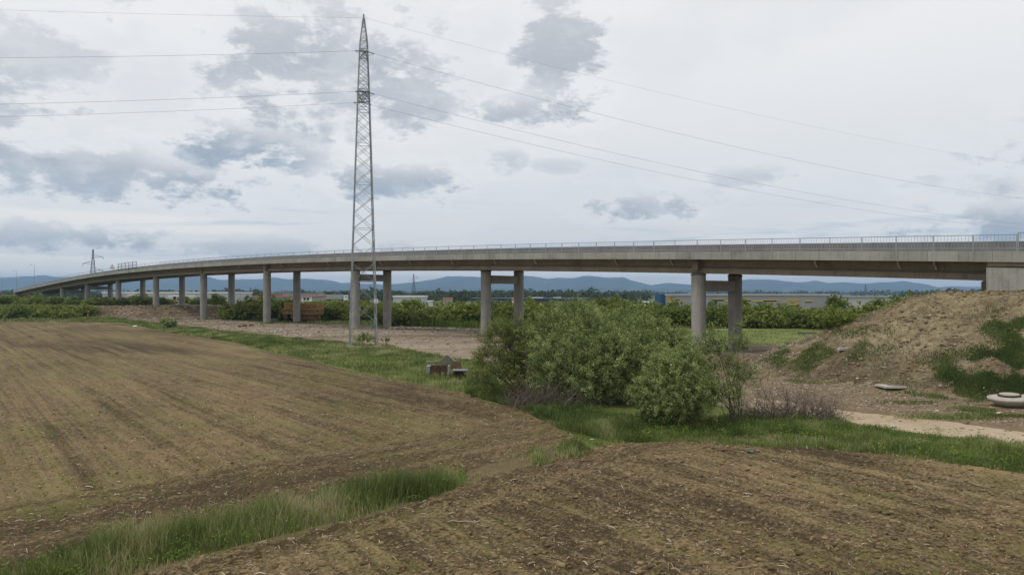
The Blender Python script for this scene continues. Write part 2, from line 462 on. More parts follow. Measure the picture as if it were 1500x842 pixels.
def soil_mat(name, tan, dark, ang, green=.5, side=1):
    m, t, bs, _ = new_mat(name)
    p = wpos(t)
    # x along the rows; along the ditch the headland is worked the other way, parallel to it
    a_, b_ = ditch_top[3], ditch_top[8]
    dl = math.hypot(b_[0] - a_[0], b_[1] - a_[1])
    ux, uy = (b_[0] - a_[0]) / dl, (b_[1] - a_[1]) / dl
    sx = t.n('ShaderNodeSeparateXYZ', {0: p}).outputs
    dist = t.math('ABSOLUTE', t.math('SUBTRACT', t.math('MULTIPLY', t.math('SUBTRACT', sx[0], a_[0]), uy), t.math('MULTIPLY', t.math('SUBTRACT', sx[1], a_[1]), ux)))
    hd = t.step(t.math('ADD', dist, t.math('MULTIPLY', t.noise(p, .2, 2), 2.0)), *((7.6, 6.6) if side > 0 else (4.6, 3.9)))
    mv = t.n('ShaderNodeMix', data_type='VECTOR')
    t.put(mv.inputs[0], hd); t.put(mv.inputs[4], t.mapping(p, rot=(0, 0, -ang))); t.put(mv.inputs[5], t.mapping(p, rot=(0, 0, -math.atan2(uy, ux))))
    rp = mv.outputs[1]
    big = t.noise(t.mapping(rp, scale=(.45, 1, 1)), .06, 6, .62, .5)
    streak = t.noise(t.mapping(rp, scale=(.045, 1.0, 1)), 1.0, 5, .65, .3)
    rows = t.noise(t.mapping(rp, scale=(.15, 2.6, 1)), 1.0, 3, .6)
    mid = t.noise(p, 1.1, 6, .7, .2)
    fine = t.noise(p, 9.0, 6, .75)
    thin = t.noise(t.mapping(rp, scale=(.035, 4.2, 1), loc=(3, 3, 3)), 1.0, 4, .7)
    f = t.math('ADD', t.math('MULTIPLY', big, .60), t.math('MULTIPLY', streak, .24))
    f = t.math('ADD', f, t.math('MULTIPLY', t.math('SUBTRACT', thin, .5), .32))
    f = t.math('ADD', f, -.008)
    ry = t.n('ShaderNodeSeparateXYZ', {0: rp}).outputs[1]
    wv = t.math('ADD', ry, t.math('MULTIPLY', t.noise(t.mapping(rp, scale=(.05, .05, 1)), 1.0, 2), 1.6))
    def lines(per, ph, wdt):
        return t.step(t.math('ABSOLUTE', t.math('SUBTRACT', t.math('FRACT', t.math('ADD', t.math('DIVIDE', wv, per), ph)), .5)), wdt / per, wdt * .25 / per)
    brk = t.step(t.noise(t.mapping(rp, scale=(.06, .4, 1), loc=(9, 2, 4)), 1.0, 4, .6), .42, .60)
    ln_ = t.math('ADD', lines(3.65, .1, .34), t.math('MULTIPLY', lines(.73, .0, .22), .28))
    f = t.math('SUBTRACT', f, t.math('MULTIPLY', t.math('MULTIPLY', ln_, brk), .11))
    f = t.math('ADD', f, t.math('MULTIPLY', t.math('MULTIPLY', lines(3.65, .38, .42), t.math('SUBTRACT', 1.0, brk)), .06))
    f = t.math('ADD', f, t.math('MULTIPLY', mid, .38))
    f = t.math('ADD', f, t.math('MULTIPLY', t.math('SUBTRACT', rows, .5), .22))
    f = t.math('ADD', f, t.math('MULTIPLY', t.math('SUBTRACT', fine, .5), 1.0))
    c = t.ramp(f, [(.50, tuple(a * .75 for a in dark)), (.585, tuple(.45 * a + .55 * b for a, b in zip(tan, dark))), (.655, tan), (.76, tuple(min(1, a * 1.4) for a in tan))])
    g = t.math('MULTIPLY', t.step(t.math('ADD', t.math('MULTIPLY', streak, .5), t.math('MULTIPLY', t.noise(t.mapping(p, loc=(40, 9, 3)), .16, 5, .65), .5)), .46, .64),
               t.step(t.noise(p, 5.0, 5, .75), .40, .62))
    hue = t.noise(t.mapping(p, loc=(7, 1, 2)), 3.2, 5, .75)
    c = t.mix(t.math('MULTIPLY', t.step(hue, .52, .66), .45), c, (.21, .125, .062))
    c = t.mix(t.math('MULTIPLY', g, green), c, (.135, .145, .030))
    vo = t.n('ShaderNodeTexVoronoi', {'Scale': 6.0, 'Randomness': 1.0})
    t.put(vo.inputs['Vector'], t.mapping(p, rot=(0, 0, .7), scale=(1, .35, 1)))
    bits = t.math('MULTIPLY', t.step(vo.outputs['Distance'], .11, .06), t.step(t.noise(p, .9, 3), .46, .58))
    c = t.mix(t.math('MULTIPLY', bits, .75), c, (.42, .36, .24))
    t.put(bs.inputs['Base Color'], c)
    hh = t.math('ADD', t.math('MULTIPLY', fine, .6), t.math('MULTIPLY', mid, .7))
    bump(t, bs, hh, .9, .09)
    return m
M_soilL = soil_mat('soil tan', (.172, .124, .064), (.076, .052, .027), ROWA, .85, 1)
M_soilR = soil_mat('soil dark', (.197, .144, .074), (.072, .051, .027), math.atan2(-.84, .54), .75, -1)

def ground_mat(name, a, b, c3, scale=.5, patch=None, bmp=.6, fine_s=6.0):
    m, t, bs, _ = new_mat(name)
    p = wpos(t)
    n1 = t.noise(p, scale * .12, 5, .6, .5); n2 = t.noise(p, scale * 1.6, 6, .7); n3 = t.noise(p, fine_s, 5, .75)
    f = t.math('ADD', t.math('MULTIPLY', n1, .45), t.math('ADD', t.math('MULTIPLY', n2, .35), t.math('MULTIPLY', n3, .3)))
    c = t.ramp(f, [(.40, a), (.55, b), (.72, c3)])
    if patch:
        col, lo, hi, amt, ps = patch
        g = t.step(t.noise(t.mapping(p, loc=(17, 5, 2)), ps, 6, .7, .3), lo, hi)
        c = t.mix(t.math('MULTIPLY', g, amt), c, col)
    t.put(bs.inputs['Base Color'], c)
    bump(t, bs, t.math('ADD', n3, n2), bmp, .08)
    return m
M_grassground = ground_mat('rough grass ground', (0.07, 0.09, 0.0216), (0.11, 0.13, 0.0324), (0.2, 0.18, 0.0612), .5, ((0.2, 0.15, 0.0648), .58, .70, .5, .12))
M_meadow = ground_mat('mown meadow', (.13, .16, .040), (.165, .195, .052), (.23, .24, .085), .6, ((.25, .23, .10), .55, .75, .5, .3), .3)
M_margin = ground_mat('weedy field margin', (.085, .065, .032), (.15, .115, .058), (.24, .185, .11), 1.5, ((.12, .15, .045), .52, .66, .6, .8), .8, 9)
M_farland = ground_mat('far farmland', (.06, .085, .03), (.10, .12, .045), (.17, .16, .08), .03, ((.26, .20, .12), .55, .6, .7, .006), .1)
M_bank = ground_mat('excavated bank earth', (.085, .06, .034), (.17, .122, .073), (.30, .23, .145), 1.0, ((.09, .08, .04), .55, .72, .5, .25), .9)
M_track = ground_mat('trodden dirt track', (.30, .23, .15), (.42, .33, .225), (.52, .43, .32), 1.2, ((.22, .16, .10), .52, .68, .7, .5), .5, 12)

def yard_mat():
    m, t, bs, _ = new_mat('gravel yard')
    p = wpos(t)
    st = t.mapping(p, rot=(0, 0, -ROWA), scale=(.3, 1, 1))
    n1 = t.noise(st, .12, 6, .62, .5); n2 = t.noise(p, 1.3, 6, .7); n3 = t.noise(p, 7.0, 6, .8)
    f = t.math('ADD', t.math('MULTIPLY', n1, .6), t.math('ADD', t.math('MULTIPLY', n2, .25), t.math('MULTIPLY', n3, .3)))
    c = t.ramp(f, [(.42, (.11, .075, .048)), (.52, (.185, .142, .095)), (.60, (.265, .212, .150)), (.72, (.37, .31, .235))])
    sx = t.n('ShaderNodeSeparateXYZ', {0: p})
    # the pinkish open apron left of the willows
    ap = t.math('MULTIPLY', t.step(sx.outputs[0], -26, -14), t.math('MULTIPLY', t.step(sx.outputs[0], 12, 4), t.step(sx.outputs[1], 108, 98)))
    c = t.mix(t.math('MULTIPLY', ap, .7), c, t.ramp(t.math('ADD', t.math('MULTIPLY', n2, .5), t.math('MULTIPLY', n1, .5)), [(.40, (.21, .15, .105)), (.55, (.33, .265, .195)), (.7, (.42, .355, .275))]))
    # rougher brown ground with weeds round the right of the willows
    br = t.math('MULTIPLY', t.step(sx.outputs[0], 13, 17), t.step(sx.outputs[1], 84, 72))
    c = t.mix(t.math('MULTIPLY', br, .8), c, t.ramp(t.math('ADD', t.math('MULTIPLY', n2, .6), t.math('MULTIPLY', n3, .4)), [(.40, (.14, .10, .06)), (.52, (.24, .175, .105)), (.68, (.38, .30, .20))]))
    gr = t.step(t.noise(t.mapping(p, loc=(5, 5, 5)), .35, 6, .7), .56, .68)
    c = t.mix(t.math('MULTIPLY', gr, .45), c, (.10, .115, .04))
    t.put(bs.inputs['Base Color'], c)
    bump(t, bs, t.math('ADD', n3, n2), .9, .10)
    return m
M_yard = yard_mat()

def mound_mat():
    m, t, bs, _ = new_mat('stony embankment earth')
    p = wpos(t)
    n1 = t.noise(p, .16, 5, .6, .8); n2 = t.noise(p, 1.5, 6, .7, .3); n3 = t.noise(p, 8.0, 6, .8)
    f = t.math('ADD', t.math('MULTIPLY', n1, .35), t.math('ADD', t.math('MULTIPLY', n2, .35), t.math('MULTIPLY', n3, .4)))
    c = t.ramp(f, [(.45, (.13, .096, .055)), (.53, (.265, .205, .118)), (.60, (.41, .335, .19)), (.69, (.54, .46, .29))])
    sz = t.n('ShaderNodeSeparateXYZ', {0: p}).outputs
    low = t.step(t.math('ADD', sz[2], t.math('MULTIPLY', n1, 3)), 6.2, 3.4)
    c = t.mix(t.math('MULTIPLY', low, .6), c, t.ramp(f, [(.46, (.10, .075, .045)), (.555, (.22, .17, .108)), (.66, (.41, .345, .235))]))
    gr = t.step(t.noise(t.mapping(p, loc=(8, 3, 1)), .33, 6, .72, .3), .55, .66)
    c = t.mix(t.math('MULTIPLY', gr, .5), c, (.12, .125, .045))
    t.put(bs.inputs['Base Color'], c)
    bump(t, bs, t.math('ADD', n3, n2), 1.0, .2)
    return m
M_mound = mound_mat()

def leaf_mat(name, stops, trans=.35, rough=.6):
    m, t, bs, out = new_mat(name)
    a = t.n('ShaderNodeAttribute', attribute_name='rnd').outputs['Fac']
    c = t.ramp(a, stops)
    t.put(bs.inputs['Base Color'], c)
    bs.inputs['Roughness'].default_value = rough
    tr = t.n('ShaderNodeBsdfTranslucent', {'Color': c})
    mx = t.n('ShaderNodeMixShader', {0: trans, 1: bs.outputs[0], 2: tr.outputs[0]})
    t.put(out.inputs[0], mx.outputs[0])
    return m
M_willow = leaf_mat('willow leaves', [(0, (.072, .100, .034)), (.35, (.165, .215, .072)), (.7, (.305, .365, .125)), (1, (.52, .56, .23))], .22)
M_willow2 = leaf_mat('dark willow leaves', [(0, (0.075, 0.095, 0.0274)), (.4, (0.15, 0.175, 0.0504)), (.8, (0.25, 0.275, 0.0828)), (1, (0.38, 0.4, 0.13))])
M_hedge = leaf_mat('hedge leaves', [(0, (0.06, 0.09, 0.0173)), (.4, (0.13, 0.17, 0.0331)), (.8, (0.22, 0.265, 0.054)), (1, (0.34, 0.36, 0.0864))])
M_hedge2 = leaf_mat('light hedge leaves', [(0, (0.1, 0.13, 0.0259)), (.4, (0.19, 0.235, 0.0475)), (.8, (0.29, 0.335, 0.072)), (1, (0.42, 0.43, 0.115))])
M_fartree = leaf_mat('far tree leaves', [(0, (.030, .048, .020)), (.5, (.055, .080, .030)), (1, (.10, .12, .05))])
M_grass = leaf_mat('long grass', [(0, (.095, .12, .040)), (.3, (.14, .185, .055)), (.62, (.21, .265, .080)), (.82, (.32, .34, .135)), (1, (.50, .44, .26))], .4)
M_grassdk = leaf_mat('dark grass', [(0, (.08, .115, .034)), (.5, (.13, .18, .052)), (1, (.25, .28, .10))], .4)  # darker greens than the long grass, for undergrowth, pillar feet and slope weeds
M_reed = leaf_mat('reeds', [(0, (0.1, 0.155, 0.036)), (.5, (0.165, 0.235, 0.054)), (1, (0.26, 0.31, 0.0792))], .4)
M_sprout = leaf_mat('crop sprouts', [(0, (0.1, 0.16, 0.0216)), (1, (0.2, 0.25, 0.0432))], .4)
M_weed = leaf_mat('broad weeds', [(0, (0.1, 0.16, 0.0288)), (.6, (0.18, 0.27, 0.0468)), (.93, (0.28, 0.37, 0.0792)), (1, (0.5, 0.48, 0.072))], .4)
M_straw = leaf_mat('dry stalks', [(0, (.27, .20, .11)), (.6, (.42, .34, .22)), (1, (.68, .60, .47))], .05, .8)
M_rock = leaf_mat('rubble stones', [(0, (.15, .115, .08)), (.5, (.25, .20, .145)), (.9, (.40, .34, .265)), (1, (.58, .53, .45))], 0, .9)
M_clod = leaf_mat('soil clods', [(0, (.11, .078, .040)), (.6, (.19, .135, .068)), (1, (.29, .215, .12))], 0, .95)

def plain(name, col, rough=.7, metal=0.0, var=.12, sc=3.0, bm=0.0):
    m, t, bs, _ = new_mat(name)
    p = opos(t)
    n = t.noise(p, sc, 6, .65)
    n2 = t.noise(p, sc * 9, 3, .6)
    f = t.math('ADD', t.math('MULTIPLY', n, .7), t.math('MULTIPLY', n2, .3))
    c = t.ramp(f, [(.3, tuple(x * (1 - var * 1.6) for x in col)), (.5, col), (.72, tuple(min(1, x * (1 + var)) for x in col))])
    t.put(bs.inputs['Base Color'], c)
    bs.inputs['Roughness'].default_value = rough
    bs.inputs['Metallic'].default_value = metal
    if bm: bump(t, bs, n2, bm, .02)
    return m
def concrete(name, col, stain=(.30, .24, .17), st_amt=.5, vert=True):
    m, t, bs, _ = new_mat(name)
    p = wpos(t)
    n = t.noise(p, .5, 6, .6, .3); n2 = t.noise(p, 5, 6, .7)
    streak = t.noise(t.mapping(p, scale=(4.5, 4.5, .22)), 1.0, 6, .7)
    f = t.math('ADD', t.math('MULTIPLY', n, .40), t.math('ADD', t.math('MULTIPLY', n2, .2), t.math('MULTIPLY', streak, .4)))
    c = t.ramp(f, [(.36, tuple(x * .62 for x in col)), (.49, col), (.64, tuple(x * 1.2 for x in col))])
    s2 = t.step(t.noise(t.mapping(p, scale=(1.1, 1.1, .3), loc=(4, 9, 2)), .9, 6, .7), .55, .72)
    c = t.mix(t.math('MULTIPLY', s2, st_amt), c, stain)
    oi = t.n('ShaderNodeObjectInfo').outputs['Random']
    c = t.mix(1.0, c, t.ramp(oi, [(0, .82), (1, 1.0)]), 'MULTIPLY')
    t.put(bs.inputs['Base Color'], c)
    bs.inputs['Roughness'].default_value = .88
    bump(t, bs, n2, .35, .02)
    return m
M_concL = concrete('light fascia concrete', (.335, .325, .285), (.23, .22, .18), .35)
M_conc = concrete('pillar concrete', (.33, .315, .285), (.26, .24, .21), .3)
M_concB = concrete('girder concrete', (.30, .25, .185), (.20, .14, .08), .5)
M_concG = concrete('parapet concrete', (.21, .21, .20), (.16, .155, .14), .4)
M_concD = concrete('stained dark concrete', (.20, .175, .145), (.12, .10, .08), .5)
M_concW = concrete('pale precast concrete', (.45, .42, .355), (.24, .20, .145), .7)
M_stain = plain('lime stain', (.62, .54, .36), .9)
M_asph = plain('asphalt', (.06, .06, .062), .9)
M_galv = plain('galvanised steel', (.36, .38, .40), .55, .5, .1)
M_steel = plain('weathered pylon steel', (.31, .325, .335), .55, .5, .25, 1.5)
M_wire = plain('aluminium conductor', (.34, .345, .35), .5, .5)
M_insul = plain('glass insulators', (.13, .10, .08), .35)
M_rubber = plain('black rubber', (.025, .025, .025), .7)
M_rust = plain('rusty steel', (.11, .068, .048), .85, .2, .5, 4, .4)
M_ochre = plain('yellow crane paint worn', (.46, .30, .13), .7, .1, .45, 2.5)
M_ochre2 = plain('rust stained yellow paint', (.30, .18, .08), .8, .1, .5, 2.5)
M_white = plain('white paint', (.72, .73, .74), .5)
M_red = plain('red paint', (.50, .06, .05), .5)
M_pinkroof = plain('faded red roof', (.45, .20, .17), .7)
M_brownred = plain('brown red cladding', (.26, .10, .09), .7)
M_grey = plain('grey cladding', (.33, .335, .33), .6, 0, .05, .2)
M_lgrey = plain('light grey cladding', (.50, .50, .48), .6, 0, .05, .2)
M_dgrey = plain('dark grey cladding', (.085, .095, .11), .6, 0, .1, .2)
M_yellow = plain('yellow cladding', (.52, .38, .08), .6, 0, .05, .3)
M_blue = plain('blue cladding', (.02, .075, .15), .6, 0, .05, .3)
M_teal = plain('teal cladding', (.25, .42, .42), .6)
M_glass = plain('dark window glass', (.03, .035, .045), .15)
M_orange = plain('orange paint', (.62, .16, .04), .6)
M_bluecloth = plain('blue plastic sheet', (.12, .22, .32), .5)
M_bark = plain('grey brown bark', (.115, .092, .070), .9, 0, .3, 6)
M_dead = plain('dead twigs', (.17, .135, .11), .9, 0, .3, 4)
M_wood = plain('weathered timber', (.40, .33, .25), .85, 0, .25, 5)
M_dark = plain('dark grey metal', (.05, .05, .055), .6)

# ------------------------------------------------------------------ ground: one sheet of land cut into its zones
def build_ground():
    rr = [0.0, 2.5, 5, 7.5]
    r = 9.0
    while r < 240: rr.append(r); r *= 1.0082
    while r < 11500: rr.append(r); r *= 1.032
    rr = np.array(rr)
    aa = np.concatenate([np.arange(-180, -44, 4.0), np.arange(-44, 44, .15), np.arange(44, 180, 4.0)])
    aa = np.radians(aa)
    nr, na = len(rr), len(aa)
    RR, AA = np.meshgrid(rr, aa, indexing='ij')
    X = RR * np.sin(AA); Y = RR * np.cos(AA)
    cell = np.maximum(np.gradient(rr)[:, None] * np.ones_like(RR), RR * np.abs(np.gradient(aa))[None, :]) * .55
    dense = (np.abs(AA) < R(44)) & (RR > 9) & (RR < 235)
    xs, ys, cs = X[dense], Y[dense], cell[dense]
    for line in (field_left, field_right, dirt_track, yard, meadow):
        d, qx, qy = nearest(xs, ys, line, True)
        k = d < cs
        xs = np.where(k, qx, xs); ys = np.where(k, qy, ys)
    X[dense] = xs; Y[dense] = ys
    Z = height(X.ravel(), Y.ravel()).reshape(X.shape)
    V = np.stack([X, Y, Z], -1).reshape(-1, 3)
    i, j = np.meshgrid(np.arange(nr - 1), np.arange(na), indexing='ij')
    j2 = (j + 1) % na
    Q = np.stack([i * na + j, i * na + j2, (i + 1) * na + j2, (i + 1) * na + j], -1).reshape(-1, 4)
    Q = Q[:, ::-1]
    C = V[Q].mean(1)
    cx, cy = C[:, 0], C[:, 1]
    zone = np.zeros(len(Q), int)
    far = np.hypot(cx, cy) > 235
    zone[far] = 1
    s, p = road_coords(cx, cy)
    def setz(m, v): zone[m & (zone == 0)] = v
    setz(inside(cx, cy, field_left), 2)
    setz(inside(cx, cy, field_right), 3)
    setz(inside(cx, cy, list(ditch_top) + list(reversed(ditch_bot))) & (np.hypot(cx, cy) < 60), 9)
    setz(inside(cx, cy, dirt_track), 4)
    setz(mound_h(cx, cy) + .35 * fbm(cx * .5, cy * .5, 3, 77) > .25, 5)
    setz(inside(cx, cy, meadow), 6)
    bank = (plateau(cx, cy) > .12) & (cy < 240) & (cx > -121 + 3 * fbm(cy * .2, cy * .1, 2, 4)) & (cx < -70)
    setz(bank & (cy < 203 + 3 * fbm(cx * .1, cy * .1, 2, 8)), 7)
    setz(inside(cx, cy, yard), 8)
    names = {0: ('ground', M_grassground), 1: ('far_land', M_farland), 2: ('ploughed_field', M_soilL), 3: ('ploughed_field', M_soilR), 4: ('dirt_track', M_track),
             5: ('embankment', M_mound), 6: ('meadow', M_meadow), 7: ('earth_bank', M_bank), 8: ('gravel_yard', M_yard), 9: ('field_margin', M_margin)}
    for k, (nm, mt) in names.items():
        q = Q[zone == k]
        if not len(q): continue
        u, inv = np.unique(q.ravel(), return_inverse=True)
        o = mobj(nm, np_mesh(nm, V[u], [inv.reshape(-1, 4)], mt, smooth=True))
        tag(o, kind='structure')
build_ground()

# ------------------------------------------------------------------ hills
HP = [(-700, 409), (-500, 412), (-300, 407), (-150, 413), (-60, 410), (0, 409), (60, 406), (90, 408), (150, 413), (200, 410), (250, 407), (280, 404.5), (324, 412), (352, 411), (385, 411.5), (403, 409), (423, 411), (456, 410.5), (478, 411.5),
      (500, 416.5), (513, 416), (533, 417), (566, 418), (582, 417), (626, 412.6), (657, 407), (674, 406.5), (701, 408.6), (730, 409), (771, 406), (782, 407), (802, 410.4), (822, 409), (837, 410),
      (855, 407), (868, 406.7), (893, 409), (913, 409), (926, 413.7), (954, 419.6), (979, 416), (1014, 418), (1060, 414), (1100, 411.5), (1133, 411.5), (1168, 415), (1196, 414), (1214, 416),
      (1236, 415), (1260, 417), (1302, 414.6), (1324, 414), (1357, 418), (1375, 422), (1390, 421), (1434, 421), (1500, 420), (1600, 415), (1800, 412), (2100, 414), (2400, 409)]
def hills():
    a = np.linspace(-850, 2400, 900)
    prof = (430 - np.interp(a, [p[0] for p in HP], [p[1] for p in HP])) / F * 8600 * 1.09 + CAMH
    dist = np.linspace(5200, 11000, 44)
    V = []; 
    ang = np.arctan((a - 750) / F)
    for d in dist:
        x = np.tan(ang) * d; y = np.full_like(x, d)
        k = np.clip(1 - abs(d - 8600) / 3400, 0, 1)
        k = k ** .8
        n = fbm(x * .0012, y * .0012, 5, 61)
        n2 = fbm(x * .0045, y * .0045, 4, 71)
        env = np.exp(-((d - 8600) / 1500) ** 2) if d < 8600 else np.exp(-((d - 8600) / 1500) ** 2)
        lo = np.clip(1 - abs(d - 6700) / 1400, 0, 1) * np.clip(.55 + n * 1.1, 0, 1) * prof * .52 * (6700 / 8600)
        h = np.maximum(prof * env * (1 + .12 * n2 * (1 if abs(d - 8600) > 80 else .15)), lo + 10 * n2)
        h = h * np.clip((d - 5200) / 700, 0, 1) + (-1.5 if d < 5300 else 0)
        V.append(np.stack([x, y, h], -1))
    V = np.array(V); nd, na = V.shape[:2]
    i, j = np.meshgrid(np.arange(nd - 1), np.arange(na - 1), indexing='ij')
    Q = np.stack([i * na + j, i * na + j + 1, (i + 1) * na + j + 1, (i + 1) * na + j], -1).reshape(-1, 4)
    m, t, bs, _ = new_mat('wooded hills')
    p = wpos(t)
    n1 = t.noise(p, .0022, 6, .65); n2 = t.noise(p, .012, 6, .75)
    c = t.ramp(t.math('ADD', t.math('MULTIPLY', n1, .5), t.math('MULTIPLY', n2, .5)), [(.42, (.012, .026, .014)), (.52, (.030, .052, .024)), (.60, (.075, .10, .042)), (.68, (.17, .17, .09))])
    t.put(bs.inputs['Base Color'], c)
    tag(mobj('hills', np_mesh('hills', V.reshape(-1, 3), [Q], m, smooth=True)), kind='structure')
hills()

# ------------------------------------------------------------------ the bridge
def seg_steps(s0, s1, st):
    n = max(1, int(round((s1 - s0) / st)))
    return [s0 + (s1 - s0) * i / n for i in range(n + 1)]
def extr(name, prof, s0, s1, mat, parent, st=4.0):
    mb = MB()
    mb.sweep([[road(s, p, z) for p, z in prof] for s in seg_steps(s0, s1, st)])
    return mb.obj(name, mat, parent)
def bridge():
    root = empty('viaduct', (0, 0, 0), 0, 'long curving concrete road viaduct on round pillars crossing the whole view', 'bridge')
    E = S_END
    # deck slab, walkway, road
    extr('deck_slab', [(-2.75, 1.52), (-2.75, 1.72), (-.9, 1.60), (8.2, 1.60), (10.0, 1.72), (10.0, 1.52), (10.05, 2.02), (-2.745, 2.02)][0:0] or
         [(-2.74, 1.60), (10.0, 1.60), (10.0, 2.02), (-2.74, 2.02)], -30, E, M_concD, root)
    extr('walkway', [(-2.70, 2.024), (-1.32, 2.024), (-1.32, 2.22), (-2.70, 2.22)], -30, E, M_concL, root)
    extr('road_surface', [(-.86, 2.024), (8.2, 2.024), (8.2, 2.10), (-.86, 2.10)], -30, E, M_asph, root)
    extr('parapet', [(-1.30, 2.03), (-.88, 2.03), (-.96, 2.45), (-1.02, 3.13), (-1.24, 3.13), (-1.27, 2.45)], -30, E, M_concG, root)
    extr('parapet', [(8.22, 2.03), (8.64, 2.03), (8.60, 2.45), (8.56, 3.0), (8.36, 3.0), (8.30, 2.45)], -30, E, M_concG, root)
    # girders with a deep bottom flange
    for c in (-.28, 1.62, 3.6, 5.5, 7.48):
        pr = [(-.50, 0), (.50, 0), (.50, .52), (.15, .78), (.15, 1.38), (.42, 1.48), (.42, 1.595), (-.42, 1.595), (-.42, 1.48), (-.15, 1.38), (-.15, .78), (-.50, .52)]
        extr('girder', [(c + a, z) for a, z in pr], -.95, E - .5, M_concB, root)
    # fascia panels of the near edge, one by one; the far edge the same length
    L = 2.4
    s = -26.0; k = 0
    while s < E - 1:
        mb = MB()
        g = .012
        mb.sweep([[road(q, p, z) for p, z in ((-3.0, 1.47), (-2.76, 1.47), (-2.76, 2.30), (-3.0, 2.30))] for q in (s + g, s + L - g)])
        mb.obj('fascia_panel', M_concL, root)
        s += L; k += 1
    extr('far_fascia', [(10.01, 1.47), (10.25, 1.47), (10.25, 2.30), (10.01, 2.30)], -30, E, M_concL, root)
    # lime stains under drain outlets: short pipes coming out beneath the slab
    for s in (3.2, 6.2, 14, 31.5, 40, 54.5, 63, 73, 84, 92.5, 110, 128, 147, 166):
        mb = MB()
        for (a, b) in (((-.95, 1.56), (-.90, 1.25)), ((-.90, 1.25), (-.55, .98)), ((-.55, .98), (-.50, .82))):
            mb.bar(road(s, *a), road(s, *b), .20, n=8)
        mb.obj('drain_pipe', M_stain, root)
    # pillars
    def pillar(x, y, top, bot, r, name='pillar', mat=M_conc):
        mb = MB()
        prof = [(r, bot)]
        z = bot + 1.2
        while z < top - .3:                       # cast in lifts: a fine groove between them
            prof += [(r, z - .012), (r - .015, z), (r, z + .012)]
            z += 2.45
        prof += [(r, top)]
        mb.lathe(prof, 44, (x, y, 0))
        o = mb.obj(name, mat, root)
        return o
    n = len(PIL)
    for i in range(1, n - 1):
        portal = i in (1, 2, 3, 8, 9, 10)
        x0, y0, zt = PIL[i]
        sp = _S[i]
        d = tang(sp)
        nrm = np.array([d[1], -d[0]])
        top = zb(sp)
        pts = [(x0, y0), (x0 + nrm[0] * 7.15, y0 + nrm[1] * 7.15)]
        for (x, y) in pts:
            g = hz(x, y)
            if portal:
                pl_ = pillar(x, y, top - .28, g - .6, .80)
                MB().lathe([(.84, top - .275), (.86, top - .12), (.86, top - .10)], 28, (x, y, 0)).obj('pillar_cap', M_concD, pl_)
                rot = math.atan2(d[1], d[0])
                MB().box((x, y, top - .05), (.9, 1.3, .09), rot).obj('bearing', M_dark, pl_)
            else:
                pillar(x, y, top + .02, g - .6, .80)
        mid = ((pts[0][0] + pts[1][0]) / 2, (pts[0][1] + pts[1][1]) / 2)
        rot = math.atan2(nrm[1], nrm[0])
        if portal:
            MB().box((mid[0], mid[1], top - 1.45), (7.15 - 1.5, .95, 1.25), rot).obj('cross_beam', M_conc, root, bevel=.03)
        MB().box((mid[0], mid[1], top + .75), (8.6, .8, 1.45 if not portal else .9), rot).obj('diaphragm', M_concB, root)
    # right abutment: bearing post, wing wall panels, edge beam
    p0 = road(-.55, -.30, 0)
    MB().box((p0.x, p0.y, p0.z - .75), (.62, .62, 1.35), math.atan2(*tang(0)[::-1])).obj('bearing_post', M_concD, root)
    p0 = road(-.55, -.30, 0)
    MB().box((p0.x, p0.y, p0.z - .035), (.5, .5, .06), math.atan2(*tang(0)[::-1])).obj('bearing', M_dark, root)
    for (a, b) in ((-1.45, -6.0), (-6.03, -12), (-12.03, -18), (-18.03, -26)):
        mb = MB()
        mb.sweep([[road(q, p, z) for p, z in ((-2.72, -4.0), (-2.2, -4.0), (-2.2, 1.06), (-2.72, 1.06))] for q in (b, a)])
        mb.obj('wing_wall', M_concL, root)
    extr('edge_beam', [(-2.71, 1.14), (-2.0, 1.14), (-2.0, 1.59), (-2.71, 1.59)], -26, -1.5, M_concB, root)
    extr('end_wall', [(-2.19, -4), (9.6, -4), (9.6, 1.59), (-2.19, 1.59)], -2.6, -1.5, M_concB, root, 1)
    # left abutment
    extr('end_wall', [(-2.5, -5), (9.6, -5), (9.6, 1.59), (-2.5, 1.59)], E - .4, E + 2, M_concB, root, 1)
    # railing: posts one by one, top rail, bottom rail, balusters
    def rail(sa, sb, top, spacing, name_extra=''):
        post = MB().box((0, 0, (top - 2.2) / 2), (.06, .06, top - 2.2)).mesh('rail_post', M_galv)
        s = sa
        while s <= sb + .01:
            p = road(s, -2.85, 2.2)
            mobj('rail_post', post, root, p, math.atan2(*tang(s)[::-1]))
            s += spacing
        for z, h in ((top, .055), (2.50, .04)):
            extr('handrail' if z == top else 'bottom_rail', [(-2.885, z), (-2.815, z), (-2.815, z + h), (-2.885, z + h)], sa, sb, M_galv, root, spacing)
        bm_ = MB(); s = sa + .2
        while s < min(sb, 190):
            a = road(s, -2.85, 2.53)
            b = road(s, -2.85, top)
            bm_.bar(a, b, .016, n=4)
            s += .26
        if bm_.v:
            tag(bm_.obj('balusters', M_galv, root), kind='stuff')
    rail(-3.6, E - 4, 3.52, 3.0)
    rail(-27.7, -3.7, 3.66, 3.0)
    # guard screen at the abutment
    scr = MB()
    for q in np.arange(-22, -4.4, .12):
        scr.bar(road(q, -2.80, 2.3), road(q, -2.80, 3.1), .012)
    for zq in np.arange(2.3, 3.12, .12):
        scr.bar(road(-22, -2.80, zq), road(-4.4, -2.80, zq), .012)
    tag(scr.obj('mesh_screen', M_galv, root), kind='stuff')
    # high screen further down the bridge
    so = None
